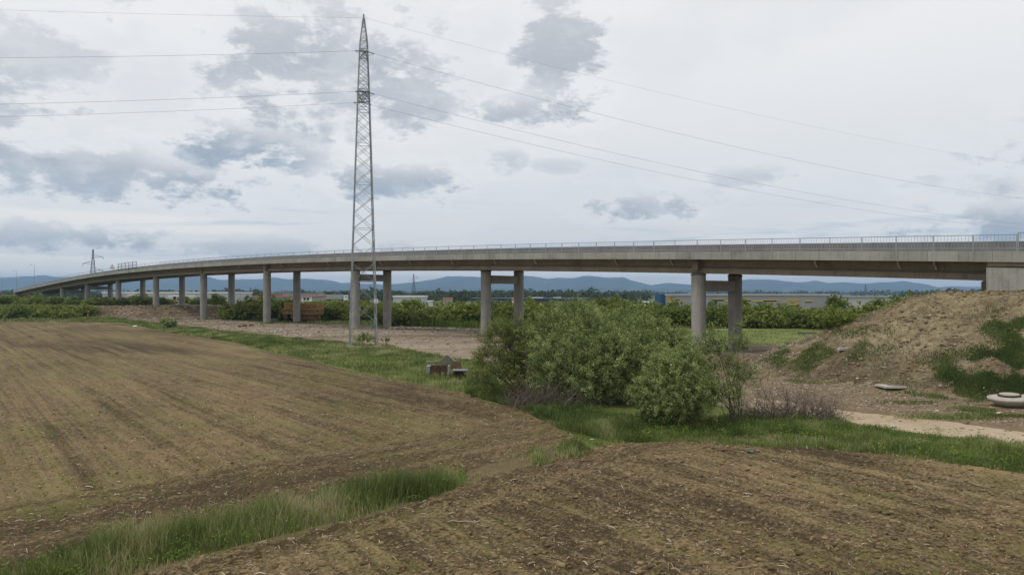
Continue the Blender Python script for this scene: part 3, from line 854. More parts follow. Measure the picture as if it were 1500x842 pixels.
    for (q0, q1) in ((207, 223),):
        fr = MB()
        for q in np.linspace(q0, q1, 6):
            fr.bar(road(q, -2.95, 1.9), road(q, -2.95, 4.5), .10)
        for zq in (2.6, 3.5, 4.5):
            fr.bar(road(q0, -2.95, zq), road(q1, -2.95, zq), .07)
        f = fr.obj('screen_frame', M_dark, root)
        ms_ = MB()
        for q in np.arange(q0, q1, .5):
            ms_.bar(road(q, -2.95, 2.2), road(q, -2.95, 4.45), .018)
        tag(ms_.obj('wire_mesh', M_steel, f), kind='stuff')
    return root
bridge()

# signs and lamps standing on the bridge and its ramp
def warning_sign():
    s = 231.0
    p = road(s, -2.3, 2.2)
    r = empty('warning_sign', p, 0, 'red bordered triangular road sign standing behind the bridge railing', 'road sign')
    MB().bar((0, 0, 0), (0, 0, 1.7), .08, n=8).obj('sign_post', M_galv, r)
    def tri(k, y, th, nm, mt, z0=1.2):
        h = 1.35 * k
        c = z0 + 1.35 / 3
        pts = [(-h * .577, c - h / 3), (h * .577, c - h / 3), (0, c + h * 2 / 3)]
        mb = MB(); mb.sweep([[(a, y, b) for a, b in pts], [(a, y + th, b) for a, b in pts]][::-1])
        return mb.obj(nm, mt, r)
    tri(1.0, -.08, .03, 'sign_border', M_red)
    tri(.68, -.10, .02, 'sign_plate', M_white)
warning_sign()
def street_lamp(x, y, z, h, label, arm=-1.2):
    r = empty('street_lamp', (x, y, z), 0, label, 'street lamp', 'street lamps by the far ramp')
    MB().bar((0, 0, -.5), (0, 0, h), .20, n=8, w2=.1).obj('lamp_pole', M_steel, r)
    MB().bar((0, 0, h), (arm, 0, h + .15), .08, n=6).obj('lamp_arm', M_steel, r)
    MB().box((arm * 1.2, 0, h + .12), (.75, .3, .14)).obj('lamp_head', M_galv, r)
    return r
for (px, D, ytop, ybot, lab) in ((24, 335, 397, 429, 'slim grey street lamp on the ramp at the far left end of the bridge'),
                                 (50, 300, 388, 422, 'taller street lamp on the ramp, nearer the viewer than the leftmost one'),
                                 (3, 380, 405, 433, 'faint street lamp cut by the left edge of the photo')):
    x = (px - 750) / F * D
    z0 = CAMH - (ybot - 430) * D / F
    street_lamp(x, D, z0, (ybot - ytop) * D / F, lab)

# ------------------------------------------------------------------ lattice pylons
def lattice_tower(root, levels, w_leg, w_br, mat, seg_names=True):
    """levels: list of (z, side). four legs, cross bracing on every face"""
    def corners(z, w):
        h = w / 2
        return [Vector((-h, -h, z)), Vector((h, -h, z)), Vector((h, h, z)), Vector((-h, h, z))]
    for k in range(4):
        mb = MB()
        for (z0, w0), (z1, w1) in zip(levels[:-1], levels[1:]):
            mb.bar(corners(z0, w0)[k], corners(z1, w1)[k], w_leg)
        mb.obj('leg', mat, root)
    def wat(z):
        return float(np.interp(z, [l[0] for l in levels], [l[1] for l in levels]))
    for k in range(4):
        z = levels[0][0] + .4 + (k % 2) * .5 * levels[0][1] * .8
        mb = MB(); zs = [z]
        while z < levels[-1][0] - .5:
            z += max(.55, wat(z) * .82); zs.append(min(z, levels[-1][0]))
        for i, (a, b) in enumerate(zip(zs[:-1], zs[1:])):
            A = corners(a, wat(a)); B = corners(b, wat(b))
            j = (k + 1) % 4
            off = Vector(((0, -1), (1, 0), (0, 1), (-1, 0))[k]).to_3d() * .02
            mb.bar(A[k] + off, B[j] + off, w_br); mb.bar(A[j] - off, B[k] - off, w_br)
            if i % 3 == 2: mb.bar(B[k], B[j], w_br)
        mb.obj('bracing', mat, root)
def main_pylon():
    D = 88.6; x = (532 - 750) / F * D
    g = hz(x, D)
    r = empty('power_pylon', (x, D, g), R(15), 'tall narrow lattice pylon standing on the grass in front of the bridge', 'pylon')
    lv = [(0, 3.2), (6, 2.95), (14, 2.42), (22, 1.95), (30.6, 1.42), (35.0, 1.10), (37.8, .86), (40.6, .18)]
    lattice_tower(r, lv, .10, .045, M_steel)
    MB().bar((0, 0, 40.3), (0, 0, 41.1), .22, n=6).obj('peak_cap', M_steel, r)
    for sx in (-1, 1):
        for sy in (-1, 1):
            MB().box((sx * 1.6, sy * 1.6, .02), (.7, .7, .35)).obj('footing', M_concW, r)
    MB().box((1.45, -1.50, 5.6), (.5, .04, .55)).obj('number_plate', M_white, r)
    tips = []
    for (z, sd, ln) in ((35.9, -1, 1.75), (30.9, -1, 1.9), (30.9, 1, 1.9)):
        w = float(np.interp(z, [l[0] for l in lv], [l[1] for l in lv])) / 2
        tip = Vector((0, sd * (w + ln), z - .1))
        mb = MB()
        for sx in (-1, 1):
            mb.bar((sx * w, sd * w, z - .45), tip, .09); mb.bar((sx * w, sd * w, z + .75), tip, .08)
            mb.bar((sx * w, sd * w, z + .75), (0, sd * (w + ln * .45), z - .25), .05)
            mb.bar((sx * w * .5, sd * (w + ln * .5), z - .28), (-sx * w * .5, sd * (w + ln * .5), z + .3), .05)
        mb.bar((-w, sd * w, z - .45), (w, sd * w, z + .75), .06); mb.bar((w, sd * w, z - .45), (-w, sd * w, z + .75), .06)
        mb.bar((-w, sd * w, z - .45), (w, sd * w, z - .45), .07); mb.bar((-w, sd * w, z + .75), (w, sd * w, z + .75), .07)
        mb.obj('cross_arm', M_steel, r)
        ins = []
        for sx in (-1, 1):
            a = tip + Vector((sx * .08, 0, 0)); e = tip + Vector((sx * 1.15, 0, -.22 + (.15 if sx < 0 else 0)))
            im = MB(); n = 9
            for q in range(n):
                u0 = q / n; u1 = (q + .55) / n
                im.bar(a.lerp(e, u0), a.lerp(e, u1), .24, n=8, w2=.10)
            im.bar(a, e, .03)
            im.obj('insulator', M_insul, r)
            jl = e
            ins.append(jl)
        jb = MB(); pm = (ins[0] + ins[1]) / 2 + Vector((0, 0, -.75)); prev = ins[0]
        for q in range(1, 9):
            u = q / 8; pt = ins[0] * (1 - u) ** 2 + pm * 2 * u * (1 - u) + ins[1] * u * u
            jb.bar(prev, pt, .035); prev = pt
        jb.obj('jumper', M_wire, r)
        tips.append(ins)
    bpy.context.view_layer.update()
    Mw = Matrix.Translation((x, D, g)) @ Matrix.Rotation(R(15), 4, 'Z')
    tops = [[Vector((0, 0, 40.7)), Vector((0, 0, 40.7))]] + tips
    dirs = {0: Vector((-.966, -.259, 0)), 1: Vector((.9, .436, 0))}
    names = ['topmost earth wire', 'upper conductor wire', 'lower conductor wire, nearer one', 'lower conductor wire, farther one']
    sags = [7.3, 10.0, 10.2, 10.3]
    for i, pr in enumerate(tops):
        for sd in (0, 1):
            a = Mw @ pr[sd]
            L = 300.0; S = sags[i] * (1.0 if sd else .92)
            mb = MB(); prev = None
            for q in np.linspace(0, 1, 61):
                dd = q * L
                pt = a + dirs[sd] * dd + Vector((0, 0, -4 * S * q * (1 - q)))
                if prev is not None: mb.bar(prev, pt, .022 if i else .014)
                prev = pt
            o = mb.obj('power_line', M_wire)
            tag(o, names[i] + (' running right from the pylon over the bridge' if sd else ' running left from the pylon'), 'power line', 'wires of the main pylon')
main_pylon()

def small_pylon(px, D, ytop, base_z, label, w=4.5, rz=0.4, arms=3):
    x = (px - 750) / F * D
    h = CAMH + (430 - ytop) * D / F - base_z
    r = empty('power_pylon', (x, D, base_z), rz, label, 'pylon', 'pylons in the distance')
    lat = D / 450
    lattice_tower(r, [(0, w), (h * .6, w * .34), (h * .8, w * .19), (h, w * .07)], .15 * lat ** .5, .06 * lat ** .5, M_dark)
    zs = [.62, .74, .86][:arms]
    for i, k in enumerate(zs):
        sd = (-1) ** i
        mb = MB(); hw = w * .2
        for q in ((-1, 1) if arms < 3 else (sd,)):
            tip = Vector((q * (w * .9), 0, h * k))
            for sy in (-1, 1):
                mb.bar((q * hw, sy * hw, h * k - .2), tip, .14); mb.bar((q * hw, sy * hw, h * k + 1.3), tip, .12)
            mb.bar(tip, tip + Vector((0, 0, -1.4)), .16)
        mb.obj('cross_arm', M_dark, r)
small_pylon(136, 430, 365, 0, 'distant lattice pylon rising behind the left end of the bridge', 6.0, .3)
small_pylon(606, 900, 401, 0, 'small far pylon right of the first portal, against the hills', 6, .5)
small_pylon(867, 1700, 418, 0, 'tiny far pylon over the dark factory, left of the second portal gap', 9, .2)
small_pylon(1268, 1500, 417, 0, 'tiny far pylon above the right end of the grey warehouse', 9, .5)
for (px, D, yt, lab) in ((370, 360, 423, 'white lamp post at the left end of the red roofed building'), (486, 420, 427, 'thin pale pole behind the grey lorry'),
                         (352, 390, 425, 'thin pole left of the red roofed building'), (462, 400, 425, 'thin pole right of the red roofed building')):
    x = (px - 750) / F * D
    g = hz(x, D)
    street_lamp(x, D, g, CAMH + (430 - yt) * D / F - g, lab, .6)

# ------------------------------------------------------------------ leaves, bushes, trees
def unit(v):
    return v / (np.linalg.norm(v, axis=-1, keepdims=True) + 1e-9)
def leaf_quads(cen, dirn, ln, wd, face=None):
    """diamond leaves: centre, direction, length, width, side they turn to the light -> verts, faces"""
    n = len(cen)
    nn = rng.normal(size=(n, 3))
    if face is not None:
        nn = nn * .42 + face
    side = unit(np.cross(dirn, nn))
    ln = ln[:, None]; wd = wd[:, None]
    v = np.stack([cen - dirn * ln * .5, cen + side * wd * .5 , cen + dirn * ln * .5, cen - side * wd * .5], 1)
    return v.reshape(-1, 3), np.arange(n * 4).reshape(-1, 4)
def foliage(lobes, nspray, nleaf, spray_len, leaf_l, leaf_w, shell=.45, up=.5, seed=0, dens_noise=.5, zmin=-9):
    """sprays of leaves through the volume of overlapping lobes, denser near the outside"""
    lob = np.array(lobes, float)
    vol = lob[:, 3] * lob[:, 4] + lob[:, 3] * lob[:, 5] + lob[:, 4] * lob[:, 5]
    pick = rng.choice(len(lob), nspray, p=vol / vol.sum())
    L = lob[pick]
    d = unit(rng.normal(size=(nspray, 3)))
    r = shell + (1 - shell) * rng.random(nspray) ** .7
    r = r * (1 + .22 * (rng.random(nspray) > .93))
    bumpy = 1 + .30 * fbm(d[:, 0] * 2.3 + pick * 7.1, d[:, 2] * 2.3 + d[:, 1] * 3.1, 2, seed + 5)
    o = L[:, :3] + d * L[:, 3:6] * (r * bumpy)[:, None]
    keep = (fbm(o[:, 0] * 1.7 + o[:, 2], o[:, 1] * 1.7 - o[:, 2] * .7, 3, seed + 3) > -dens_noise) & (o[:, 2] > zmin)
    o, d = o[keep], d[keep]
    n = len(o)
    ax = unit(d * .8 + np.array([0, 0, up]) + rng.normal(size=(n, 3)) * .35)
    tt = rng.random((n, nleaf))
    ln = spray_len * (.6 + .8 * rng.random((n, 1)))
    droop = np.zeros((n, nleaf, 3)); droop[..., 2] = -.25 * (tt ** 2) * ln
    pts = o[:, None, :] + ax[:, None, :] * (tt * ln)[..., None] + droop + rng.normal(size=(n, nleaf, 3)) * (spray_len * .13)
    ld = unit(ax[:, None, :] * .7 + rng.normal(size=(n, nleaf, 3)) * .8)
    pts = pts.reshape(-1, 3); ld = ld.reshape(-1, 3)
    m = len(pts)
    l = leaf_l * (.6 + .8 * rng.random(m)); w = leaf_w * (.6 + .8 * rng.random(m))
    fc = np.repeat(unit(d * .9 + np.array([0, 0, .75])), nleaf, 0)
    v, f = leaf_quads(pts, ld, l, w, fc)
    sp = np.repeat(rng.normal(size=n) * .17, nleaf)
    rn = np.clip(.42 + sp + rng.normal(size=m) * .16 + (tt.reshape(-1) - .5) * .3, 0, 1)
    return v, f, np.repeat(rn, 4)
def stems_mb(base, tips, r0=.05, wig=.15):
    mb = MB()
    for tp in tips:
        a = Vector(base) + Vector((random.uniform(-.3, .3), random.uniform(-.3, .3), -.1))
        tp = Vector(tp); prev = a; r = r0 * random.uniform(.6, 1.2)
        for k in range(1, 6):
            u = k / 5
            p = a.lerp(tp, u) + Vector((random.uniform(-wig, wig), random.uniform(-wig, wig), .25 * math.sin(u * math.pi)))
            mb.bar(prev, p, r * 2 * (1 - .8 * (u - .2)), n=5, w2=r * 2 * (1 - .8 * u))
            prev = p; 
    return mb
def bush(name, label, cat, lobes, ns, nl, mat, base, nst=12, group=None, sl=.65, ll=.095, lw=.04, shell=.4, seed=0, zmin=.5, up=.5, dn=.5, sr=.05):
    bz = hz(*base)
    r = empty(name, (base[0], base[1], bz), 0, label, cat, group)
    lob = [(a - base[0], b - base[1], c, d, e, f) for a, b, c, d, e, f in lobes]
    v, f, rn = foliage(lob, ns, nl, sl, ll, lw, shell, up, seed, dn, zmin)
    mobj('crown', np_mesh('crown', v, [f], mat, rn), r)
    tips = []
    for k in range(nst):
        L = random.choice(lob)
        tips.append((L[0] + random.uniform(-.8, .8) * L[3], L[1] + random.uniform(-.8, .8) * L[4], L[2] + random.uniform(.2, .95) * L[5]))
    stems_mb((0, 0, 0), tips, sr).obj('trunk', M_bark, r)
    return r
# the big willow thicket in the middle: (x, y, z, rx, ry, rz)
def LB(px, py, D, r, rz=None, ry=None):
    """lobe whose centre shows at photo px,py when it stands D metres away"""
    return ((px - 750) / F * D, D, CAMH - (py - 430) * D / F, r, ry or r, rz or r)
bush('willow_shrub', 'dark rounded willow shrub at the left end of the thicket, bare stems showing low down', 'shrub',
     [LB(738, 512, 45, 1.55), LB(722, 540, 44.5, 1.15), LB(775, 508, 46, 1.45), LB(770, 545, 44, 1.3, 1.1), LB(745, 490, 46, 1.0), LB(800, 560, 43, 1.3, 1.0)],
     2300, 48, M_willow2, (.6, 44.5), 34, seed=1, shell=.5, dn=.2)
bush('willow_shrub', 'tallest light green willow shrub, in the middle of the thicket', 'shrub',
     [LB(835, 487, 45, 1.75), LB(800, 505, 45, 1.5), LB(868, 500, 44, 1.7), LB(825, 535, 43, 2.0), LB(865, 545, 42.3, 1.75), LB(805, 560, 42.4, 1.1, .8), LB(850, 470, 46, 1.0), LB(890, 530, 42, 1.6), LB(840, 572, 43.0, 1.3, .7)],
     5000, 52, M_willow, (3.6, 42.5), 30, seed=2, shell=.42, dn=.22)
bush('willow_shrub', 'broad green willow shrub leaning right behind the front one, below the bridge', 'shrub',
     [LB(925, 495, 46, 1.6), LB(965, 505, 45, 1.3), LB(915, 525, 44, 1.9), LB(905, 560, 42.6, 1.4, 1.0), LB(950, 540, 43, 1.6), LB(985, 520, 44, 1.0), LB(890, 480, 47, .9), LB(1000, 500, 45, .5)],
     4200, 52, M_willow, (7.4, 43.5), 24, seed=3, shell=.42, dn=.22)
bush('willow_shrub', 'nearest willow shrub at the front right of the thicket, dense and dark at its foot', 'shrub',
     [LB(990, 567, 34.5, 1.55, 1.3), LB(962, 575, 34.5, 1.0, .9), LB(1022, 575, 34.5, .95, .8), LB(985, 600, 34.9, 1.1, .6), LB(1000, 542, 35, .95), LB(958, 602, 34.6, .6, .5), LB(975, 550, 34.8, .9)],
     4200, 54, M_willow, (8.2, 34.3), 22, seed=4, sl=.45, ll=.075, lw=.032, shell=.42, dn=.25)
bush('willow_sapling', 'thin open willow sapling with bare lower stems beside the right of the thicket', 'young tree',
     [LB(1050, 498, 36, .62), LB(1022, 512, 36, .5), LB(1082, 500, 36, .38), LB(1060, 535, 36, .75), LB(1090, 548, 35.5, .6), LB(1030, 545, 36, .55), LB(1072, 575, 35, .5), LB(1045, 480, 36, .28), LB(1085, 478, 36, .22)],
     950, 26, M_willow, (10.9, 35), 16, sr=.026, seed=5, sl=.45, ll=.08, lw=.036, shell=.15, dn=.12)
bush('low_shrub', 'small dark shrub on the grass verge at the edge of the ploughed field', 'shrub', [LB(245, 474, 133, 1.2, .6), LB(252, 476, 133, .8, .45)], 120, 14, M_willow, G(247, 479), 6, sl=.7, ll=.3, lw=.2, seed=6)
bush('low_shrub', 'little bush growing at the right foot of the tall pylon', 'shrub', [LB(566, 505, 90, .75, .6)], 120, 20, M_hedge, G(566, 509), 5, sl=.5, ll=.2, lw=.12, seed=7)
bush('low_shrub', 'low weedy bush growing between the legs of the tall pylon', 'shrub', [LB(535, 500, 90, 1.2, .7), LB(520, 503, 91, .8, .5)], 220, 20, M_hedge2, G(535, 508), 5, sl=.6, ll=.2, lw=.1, seed=8)
bush('low_shrub', 'green tussock of weeds on the embankment slope beside the pale block', 'shrub', [(21.9 + 3.0, 60.5, 3.0, 1.3, 1.3, .5)][0:0] or
     [(P_[0], P_[1], .25, 1.5, 1.2, .45) for P_ in ((27.6, 60.5),)], 260, 22, M_hedge, (27.6, 60.5), 3, sl=.45, ll=.15, lw=.07, seed=9, zmin=-.5)

# dead brushwood
def brushwood(cx, cy, hw, hd, h, n, label):
    bz = hz(cx, cy)
    mb = MB()
    for k in range(n):
        a = Vector((random.uniform(-hw, hw), random.uniform(-hd, hd), 0))
        d = Vector((random.gauss(.3, .7), random.gauss(0, .5), random.uniform(.35, 1.3))).normalized()
        ln = random.uniform(.5, 1.1) * h * (1 - .4 * abs(a.x / hw))
        p = a; r = random.uniform(.011, .026)
        def grow(p, d, ln, r, lev):
            segs = 4
            for s in range(segs):
                q = p + d * ln / segs
                mb.bar(p, q, r * 2, n=3, w2=r * 1.6)
                p = q; r *= .8
                d = (d + Vector((random.gauss(0, .18), random.gauss(0, .18), random.gauss(-.04, .12)))).normalized()
                if lev < 2 and random.random() < .75:
                    nd = (d + Vector((random.gauss(0, .6), random.gauss(0, .6), random.gauss(.1, .4)))).normalized()
                    grow(p, nd, ln * random.uniform(.35, .6), r * .8, lev + 1)
        grow(p, d, ln, r, 0)
    o = mb.obj('brushwood', M_dead, None, (cx, cy, bz))
    tag(o, label, 'dead bush')
brushwood(14.2, 37.0, 2.5, 1.0, 2.0, 270, 'tangle of bare grey dead branches right of the willow thicket')
brushwood(1.6, 40.6, 1.7, .7, 2.1, 130, 'bare dry twigs sticking out below the left part of the willow thicket')

# hedge shrubs beyond the meadow and yard; five shared crowns, each shrub its own object
ORD = ['first', 'second', 'third', 'fourth', 'fifth', 'sixth', 'seventh', 'eighth', 'ninth', 'tenth', 'eleventh', 'twelfth', 'thirteenth', 'fourteenth', 'fifteenth', 'sixteenth',
       'seventeenth', 'eighteenth', 'nineteenth', 'twentieth', 'twenty-first', 'twenty-second', 'twenty-third', 'twenty-fourth', 'twenty-fifth', 'twenty-sixth', 'twenty-seventh', 'twenty-eighth',
       'twenty-ninth', 'thirtieth', 'thirty-first', 'thirty-second', 'thirty-third', 'thirty-fourth', 'thirty-fifth', 'thirty-sixth']
def crown_mesh(seed, mat, tree=False):
    r_ = random.Random(seed)
    lob = []
    if tree:
        for k in range(9): lob.append((r_.uniform(-1.2, 1.2), r_.uniform(-1.2, 1.2), r_.uniform(1.8, 4.6), r_.uniform(.8, 1.4), r_.uniform(.8, 1.4), r_.uniform(.8, 1.3)))
        lob.append((0, 0, 5.0, .8, .8, .9))
    else:
        for k in range(9): lob.append((r_.uniform(-1.7, 1.7), r_.uniform(-1.5, 1.5), r_.uniform(.6, 2.1), r_.uniform(.9, 1.5), r_.uniform(.9, 1.5), r_.uniform(.8, 1.4)))
        lob.append((r_.uniform(-.8, .8), 0, 2.7, .8, .8, .9))
    v, f, rn = foliage(lob, 430, 13, .85, .34, .2, .5, .5, seed, .42, .0)
    return np_mesh('crown', v, [f], mat, rn)
CR = [crown_mesh(100 + i, M_hedge if i % 3 == 1 else M_hedge2) for i in range(6)]
CT = [crown_mesh(200 + i, M_hedge if i % 2 else M_hedge2, True) for i in range(4)]
TRUNK_S = stems_mb((0, 0, 0), [(random.uniform(-1.2, 1.2), random.uniform(-1.2, 1.2), random.uniform(1.5, 2.8)) for _ in range(7)], .06).mesh('trunk', M_bark)
TRUNK_T = stems_mb((0, 0, 0), [(random.uniform(-.9, .9), random.uniform(-.9, .9), random.uniform(3, 5)) for _ in range(6)], .12, .1).mesh('trunk', M_bark)
def shrub(x, y, sc, label, group, tree=False, k=None, zsc=1.0):
    z = hz(x, y) - .1
    r = empty('tree' if tree else 'hedge_shrub', (x, y, z), random.uniform(0, 6.28), label, 'tree' if tree else 'shrub', group)
    r.scale = (sc, sc, sc * zsc)
    mobj('crown', random.choice(CT if tree else CR) if k is None else (CT if tree else CR)[k], r)
    mobj('trunk', TRUNK_T if tree else TRUNK_S, r)
    return r
def row(pts, n, sc, jit, labf, group, zsc=1.0):
    P = [np.array(p, float) for p in pts]
    cum = [0]
    for a, b in zip(P[:-1], P[1:]): cum.append(cum[-1] + np.linalg.norm(b - a))
    for i in range(n):
        q = cum[-1] * (i + .5) / n
        x = np.interp(q, cum, [p[0] for p in P]); y = np.interp(q, cum, [p[1] for p in P])
        shrub(x + random.uniform(-jit, jit), y + random.uniform(-jit, jit), sc * random.uniform(.82, 1.18), labf(i), group, zsc=zsc * .97 * random.uniform(.85, 1.12))
row([(-26, 146), (-10, 146), (8, 143), (30, 138), (52, 134), (62, 128)], 27, 1.12, .8, lambda i: f'green shrub in the front hedge row beyond the meadow, {ORD[i]} from left', 'front row of the hedge beyond the meadow', .98)
row([(-22, 151), (8, 149), (34, 144), (60, 139), (78, 134)], 25, 1.32, 1.2, lambda i: f'taller shrub in the back hedge row beyond the meadow, {ORD[i]} from left', 'back row of the hedge beyond the meadow', .98)
row([(-70, 176), (-50, 173), (-27, 170)], 13, 1.2, .8, lambda i: f'front row shrub of the dark hedge behind the left pillars, {ORD[i]} from left', 'front row of the left hedge', .95)
row([(-74, 184), (-50, 181), (-22, 178)], 13, 1.35, 1, lambda i: f'back row shrub of the dark hedge behind the left pillars, {ORD[i]} from left', 'back row of the left hedge', .9)
row([(-146, 183), (-128, 184), (-113, 186)], 14, 1.05, 1, lambda i: f'bushy shrub left of the excavated bank, lowest row, {ORD[i]} from left', 'lowest row of shrubs left of the bank', .72)
row([(-152, 190), (-132, 192), (-114, 194)], 13, 1.15, 1.2, lambda i: f'bushy shrub left of the excavated bank, middle row, {ORD[i]} from left', 'middle row of shrubs left of the bank', .68)
row([(-160, 203), (-140, 206), (-122, 212), (-110, 218)], 12, 1.05, 1.2, lambda i: f'bushy shrub left of the excavated bank, top row, {ORD[i]} from left', 'top row of shrubs left of the bank', .68)
row([(-205, 245), (-180, 250), (-150, 262), (-130, 268)], 12, 1.2, 2, lambda i: f'green shrub under the low left end of the bridge, {ORD[i]} from left', 'shrubs under the left end of the bridge', .7)
# single trees and shrubs standing out
for (px, D, ytop, lab) in ((1226, 160, 428, 0), (900, 158, 431, 'tree rising above the hedge right of the thicket, below the bridge'), (878, 156, 433, 'rounded tree just left of the one that rises above the hedge'),
                           (1088, 155, 437, 'tree topping the hedge behind the right leg of the nearest portal'), (317, 215, 428, 'round pale green tree between two single pillars left of the dark hedge'),
                           (363, 190, 433, 'small tree just right of the fifth single pillar, before the red roofed building'), (384, 200, 428, 'dark tree hiding the left of the red roofed building'), (400, 205, 432, 'low tree between pillar and crane parts'),
                           (430, 210, 440, 'tree behind the yellow crane parts'), (775, 170, 437, 'tree behind the second portal'), (672, 165, 437, 'bushy tree left of the second portal, above the hedge'),
                           (700, 175, 440, 'tree close behind the left leg of the second portal'),
                           (1290, 165, 434, 'tree at the right end of the hedge, left of the embankment top'), (1310, 160, 431, 'tree just above the shoulder of the embankment'), (1335, 175, 428, 'dark tree behind the top of the embankment'),
                           (1372, 190, 426.5, 'far dark tree peeping over the embankment, under the girder'), (1398, 200, 427, 'rightmost far tree peeping over the embankment by the abutment'), (1355, 200, 428, 'far tree over the embankment, left of the other peeping ones'), (1385, 195, 427.5, 'small far tree between two others over the embankment'), (1408, 205, 428, 'low far tree next to the bridge bearing post')):
    if lab == 0: lab = 'tree topping the hedge in front of the grey and yellow warehouse'
    x = (px - 750) / F * D
    g = hz(x, D)
    h = CAMH + (430 - ytop) * D / F - g
    shrub(x, D, h / 6.0, lab, None, True)
for i, (px, D, ybot, s) in enumerate(sorted(((146, 232, 446, .7), (178, 250, 444, .9), (195, 245, 445, .8), (222, 238, 446, .7), (240, 236, 446.5, .85), (250, 240, 445, .6), (288, 232, 446.5, .9), (325, 230, 445, 1.0), (305, 240, 444, .8),
                                       (272, 260, 444, .9), (215, 262, 443, .8), (160, 270, 443, .9)))):
    x = (px - 750) / F * D
    shrub(x, D, s, f'scattered low shrub behind the single pillars on the left, {ORD[i]} from left', 'scattered shrubs behind the left pillars', zsc=.8)

# scrub and trees over the plain as far masses
def far_wood(name, label, specs, mat, q=1.1):
    V, Fs, Rn = [], [], []; b = 0
    for (x, y, h, wd) in specs:
        n = int(46)
        d = unit(rng.normal(size=(n, 3)))
        p = np.array([x, y, h * .52]) + d * np.array([wd, wd, h * .5]) * (.5 + .5 * rng.random((n, 1)))
        p[:, 2] = np.maximum(p[:, 2], .3)
        sz = q * h / 9 * (.6 + .8 * rng.random(n))
        v, f = leaf_quads(p, unit(rng.normal(size=(n, 3))), sz * 2.2, sz * 1.7)
        V.append(v); Fs.append(f + b); b += len(v)
        Rn.append(np.repeat(np.clip(.4 + rng.normal() * .2 + rng.normal(size=n) * .15 + d[:, 2] * .1, 0, 1), 4))
    o = mobj(name, np_mesh(name, np.concatenate(V), [np.concatenate(Fs)], mat, np.concatenate(Rn)))
    tag(o, label, 'woodland', None, 'stuff')
sp = []
for k in range(900):
    D = random.uniform(480, 700); px = random.uniform(-60, 1560)
    if 960 < px < 1320 and D < 520: continue
    if 955 < px < 1335: continue
    d_ok = vnoise(np.array([px * .012]), np.array([D * .01]), 3)[0]
    if random.random() > d_ok * 1.25: continue
    sp.append(((px - 750) / F * D, D, random.uniform(4.5, 8.5) * (.7 + .5 * d_ok), random.uniform(3, 5)))
for k in range(900):
    D = random.uniform(800, 1500); px = random.uniform(-80, 1580)
    if 965 < px < 1320: continue
    sp.append(((px - 750) / F * D, D, random.uniform(7, 12.5) * (.8 + .4 * vnoise(np.array([px * .02]), np.array([1.0]), 9)[0]), random.uniform(5, 9)))
far_wood('distant_woodland', 'belt of dark trees on the plain before the hills', sp, M_fartree)
sp = []
for k in range(1500):
    D = random.uniform(1600, 5200); px = random.uniform(-120, 1620)
    sp.append(((px - 750) / F * D, D, random.uniform(10, 17), random.uniform(14, 30)))
far_wood('distant_woodland', 'hazy farther tree belts at the foot of the blue hills', sp, M_fartree)
sp = []
for k in range(420):
    D = random.uniform(205, 420); px = random.uniform(330, 1330)
    if vnoise(np.array([px * .02]), np.array([D * .02]), 6)[0] < .5: continue
    sp.append(((px - 750) / F * D, D, random.uniform(1.6, 3.6), random.uniform(2, 3.5)))
for k in range(300):
    D = random.uniform(262, 420); px = random.uniform(-30, 350)
    if vnoise(np.array([px * .02]), np.array([D * .02]), 6)[0] < .45: continue
    x = (px - 750) / F * D
    sp.append((x, D, random.uniform(1.5, 3.0), random.uniform(2, 3.5)))
for i, s_ in enumerate(sp):
    pass
far_wood('scrubland', 'low scrub scattered over the rough land behind the hedge', sp, M_hedge, 1.6)

# ------------------------------------------------------------------ grass
def blades(xy, h, w, lean=.35, clump=None, shade=None):
    n = len(xy)
    z = height(xy[:, 0], xy[:, 1])
    a = rng.random(n) * 6.283
    sd = np.stack([np.cos(a), np.sin(a), np.zeros(n)], -1)
    ld = rng.random(n) * 6.283
    le = np.stack([np.cos(ld), np.sin(ld), np.zeros(n)], -1) * (lean * rng.random(n))[:, None]
    b = np.stack([xy[:, 0], xy[:, 1], z - .03], -1)
    hh = h[:, None]; ww = w[:, None]
    up = np.array([0, 0, 1.0])
    v = np.stack([b - sd * ww * .5, b + sd * ww * .5, b + (le * .35 + up * .55) * hh + sd * ww * .42, b + (le * .35 + up * .55) * hh - sd * ww * .42, b + (le + up * (1 - .25 * lean)) * hh], 1).reshape(-1, 3)
    k = np.arange(n)[:, None] * 5
    return v, k + np.array([[0, 1, 2, 3]]), k + np.array([[3, 2, 4]])
def grass_obj(name, label, xy, h, w, mat, lean=.35, cat='grass'):
    v, q, tr = blades(xy, h, w, lean)
    n = len(xy)
    rn = np.clip(.45 + .75 * fbm(xy[:, 0] * .7, xy[:, 1] * .7, 3, 51) + .35 * fbm(xy[:, 0] * .15, xy[:, 1] * .15, 2, 57) + rng.normal(size=n) * .2, 0, 1)
    o = mobj(name, np_mesh(name, v, [q, tr], mat, np.repeat(rn, 5)))
    tag(o, label, cat, None, 'stuff')
def scatter_between(la, lb, n, e0=-.05, e1=1.05):
    """random points in the strip between two polylines given in the same order"""
    A = np.array(la); B = np.array(lb)
    def par(P):
        c = np.concatenate([[0], np.cumsum(np.linalg.norm(np.diff(P, axis=0), axis=1))]); return c / c[-1]
    ca, cb = par(A), par(B)
    u = rng.random(n)
    pa = np.stack([np.interp(u, ca, A[:, 0]), np.interp(u, ca, A[:, 1])], -1)
    pb = np.stack([np.interp(u, cb, B[:, 0]), np.interp(u, cb, B[:, 1])], -1)
    v = e0 + (e1 - e0) * rng.random(n)
    return pa + (pb - pa) * v[:, None], u, v
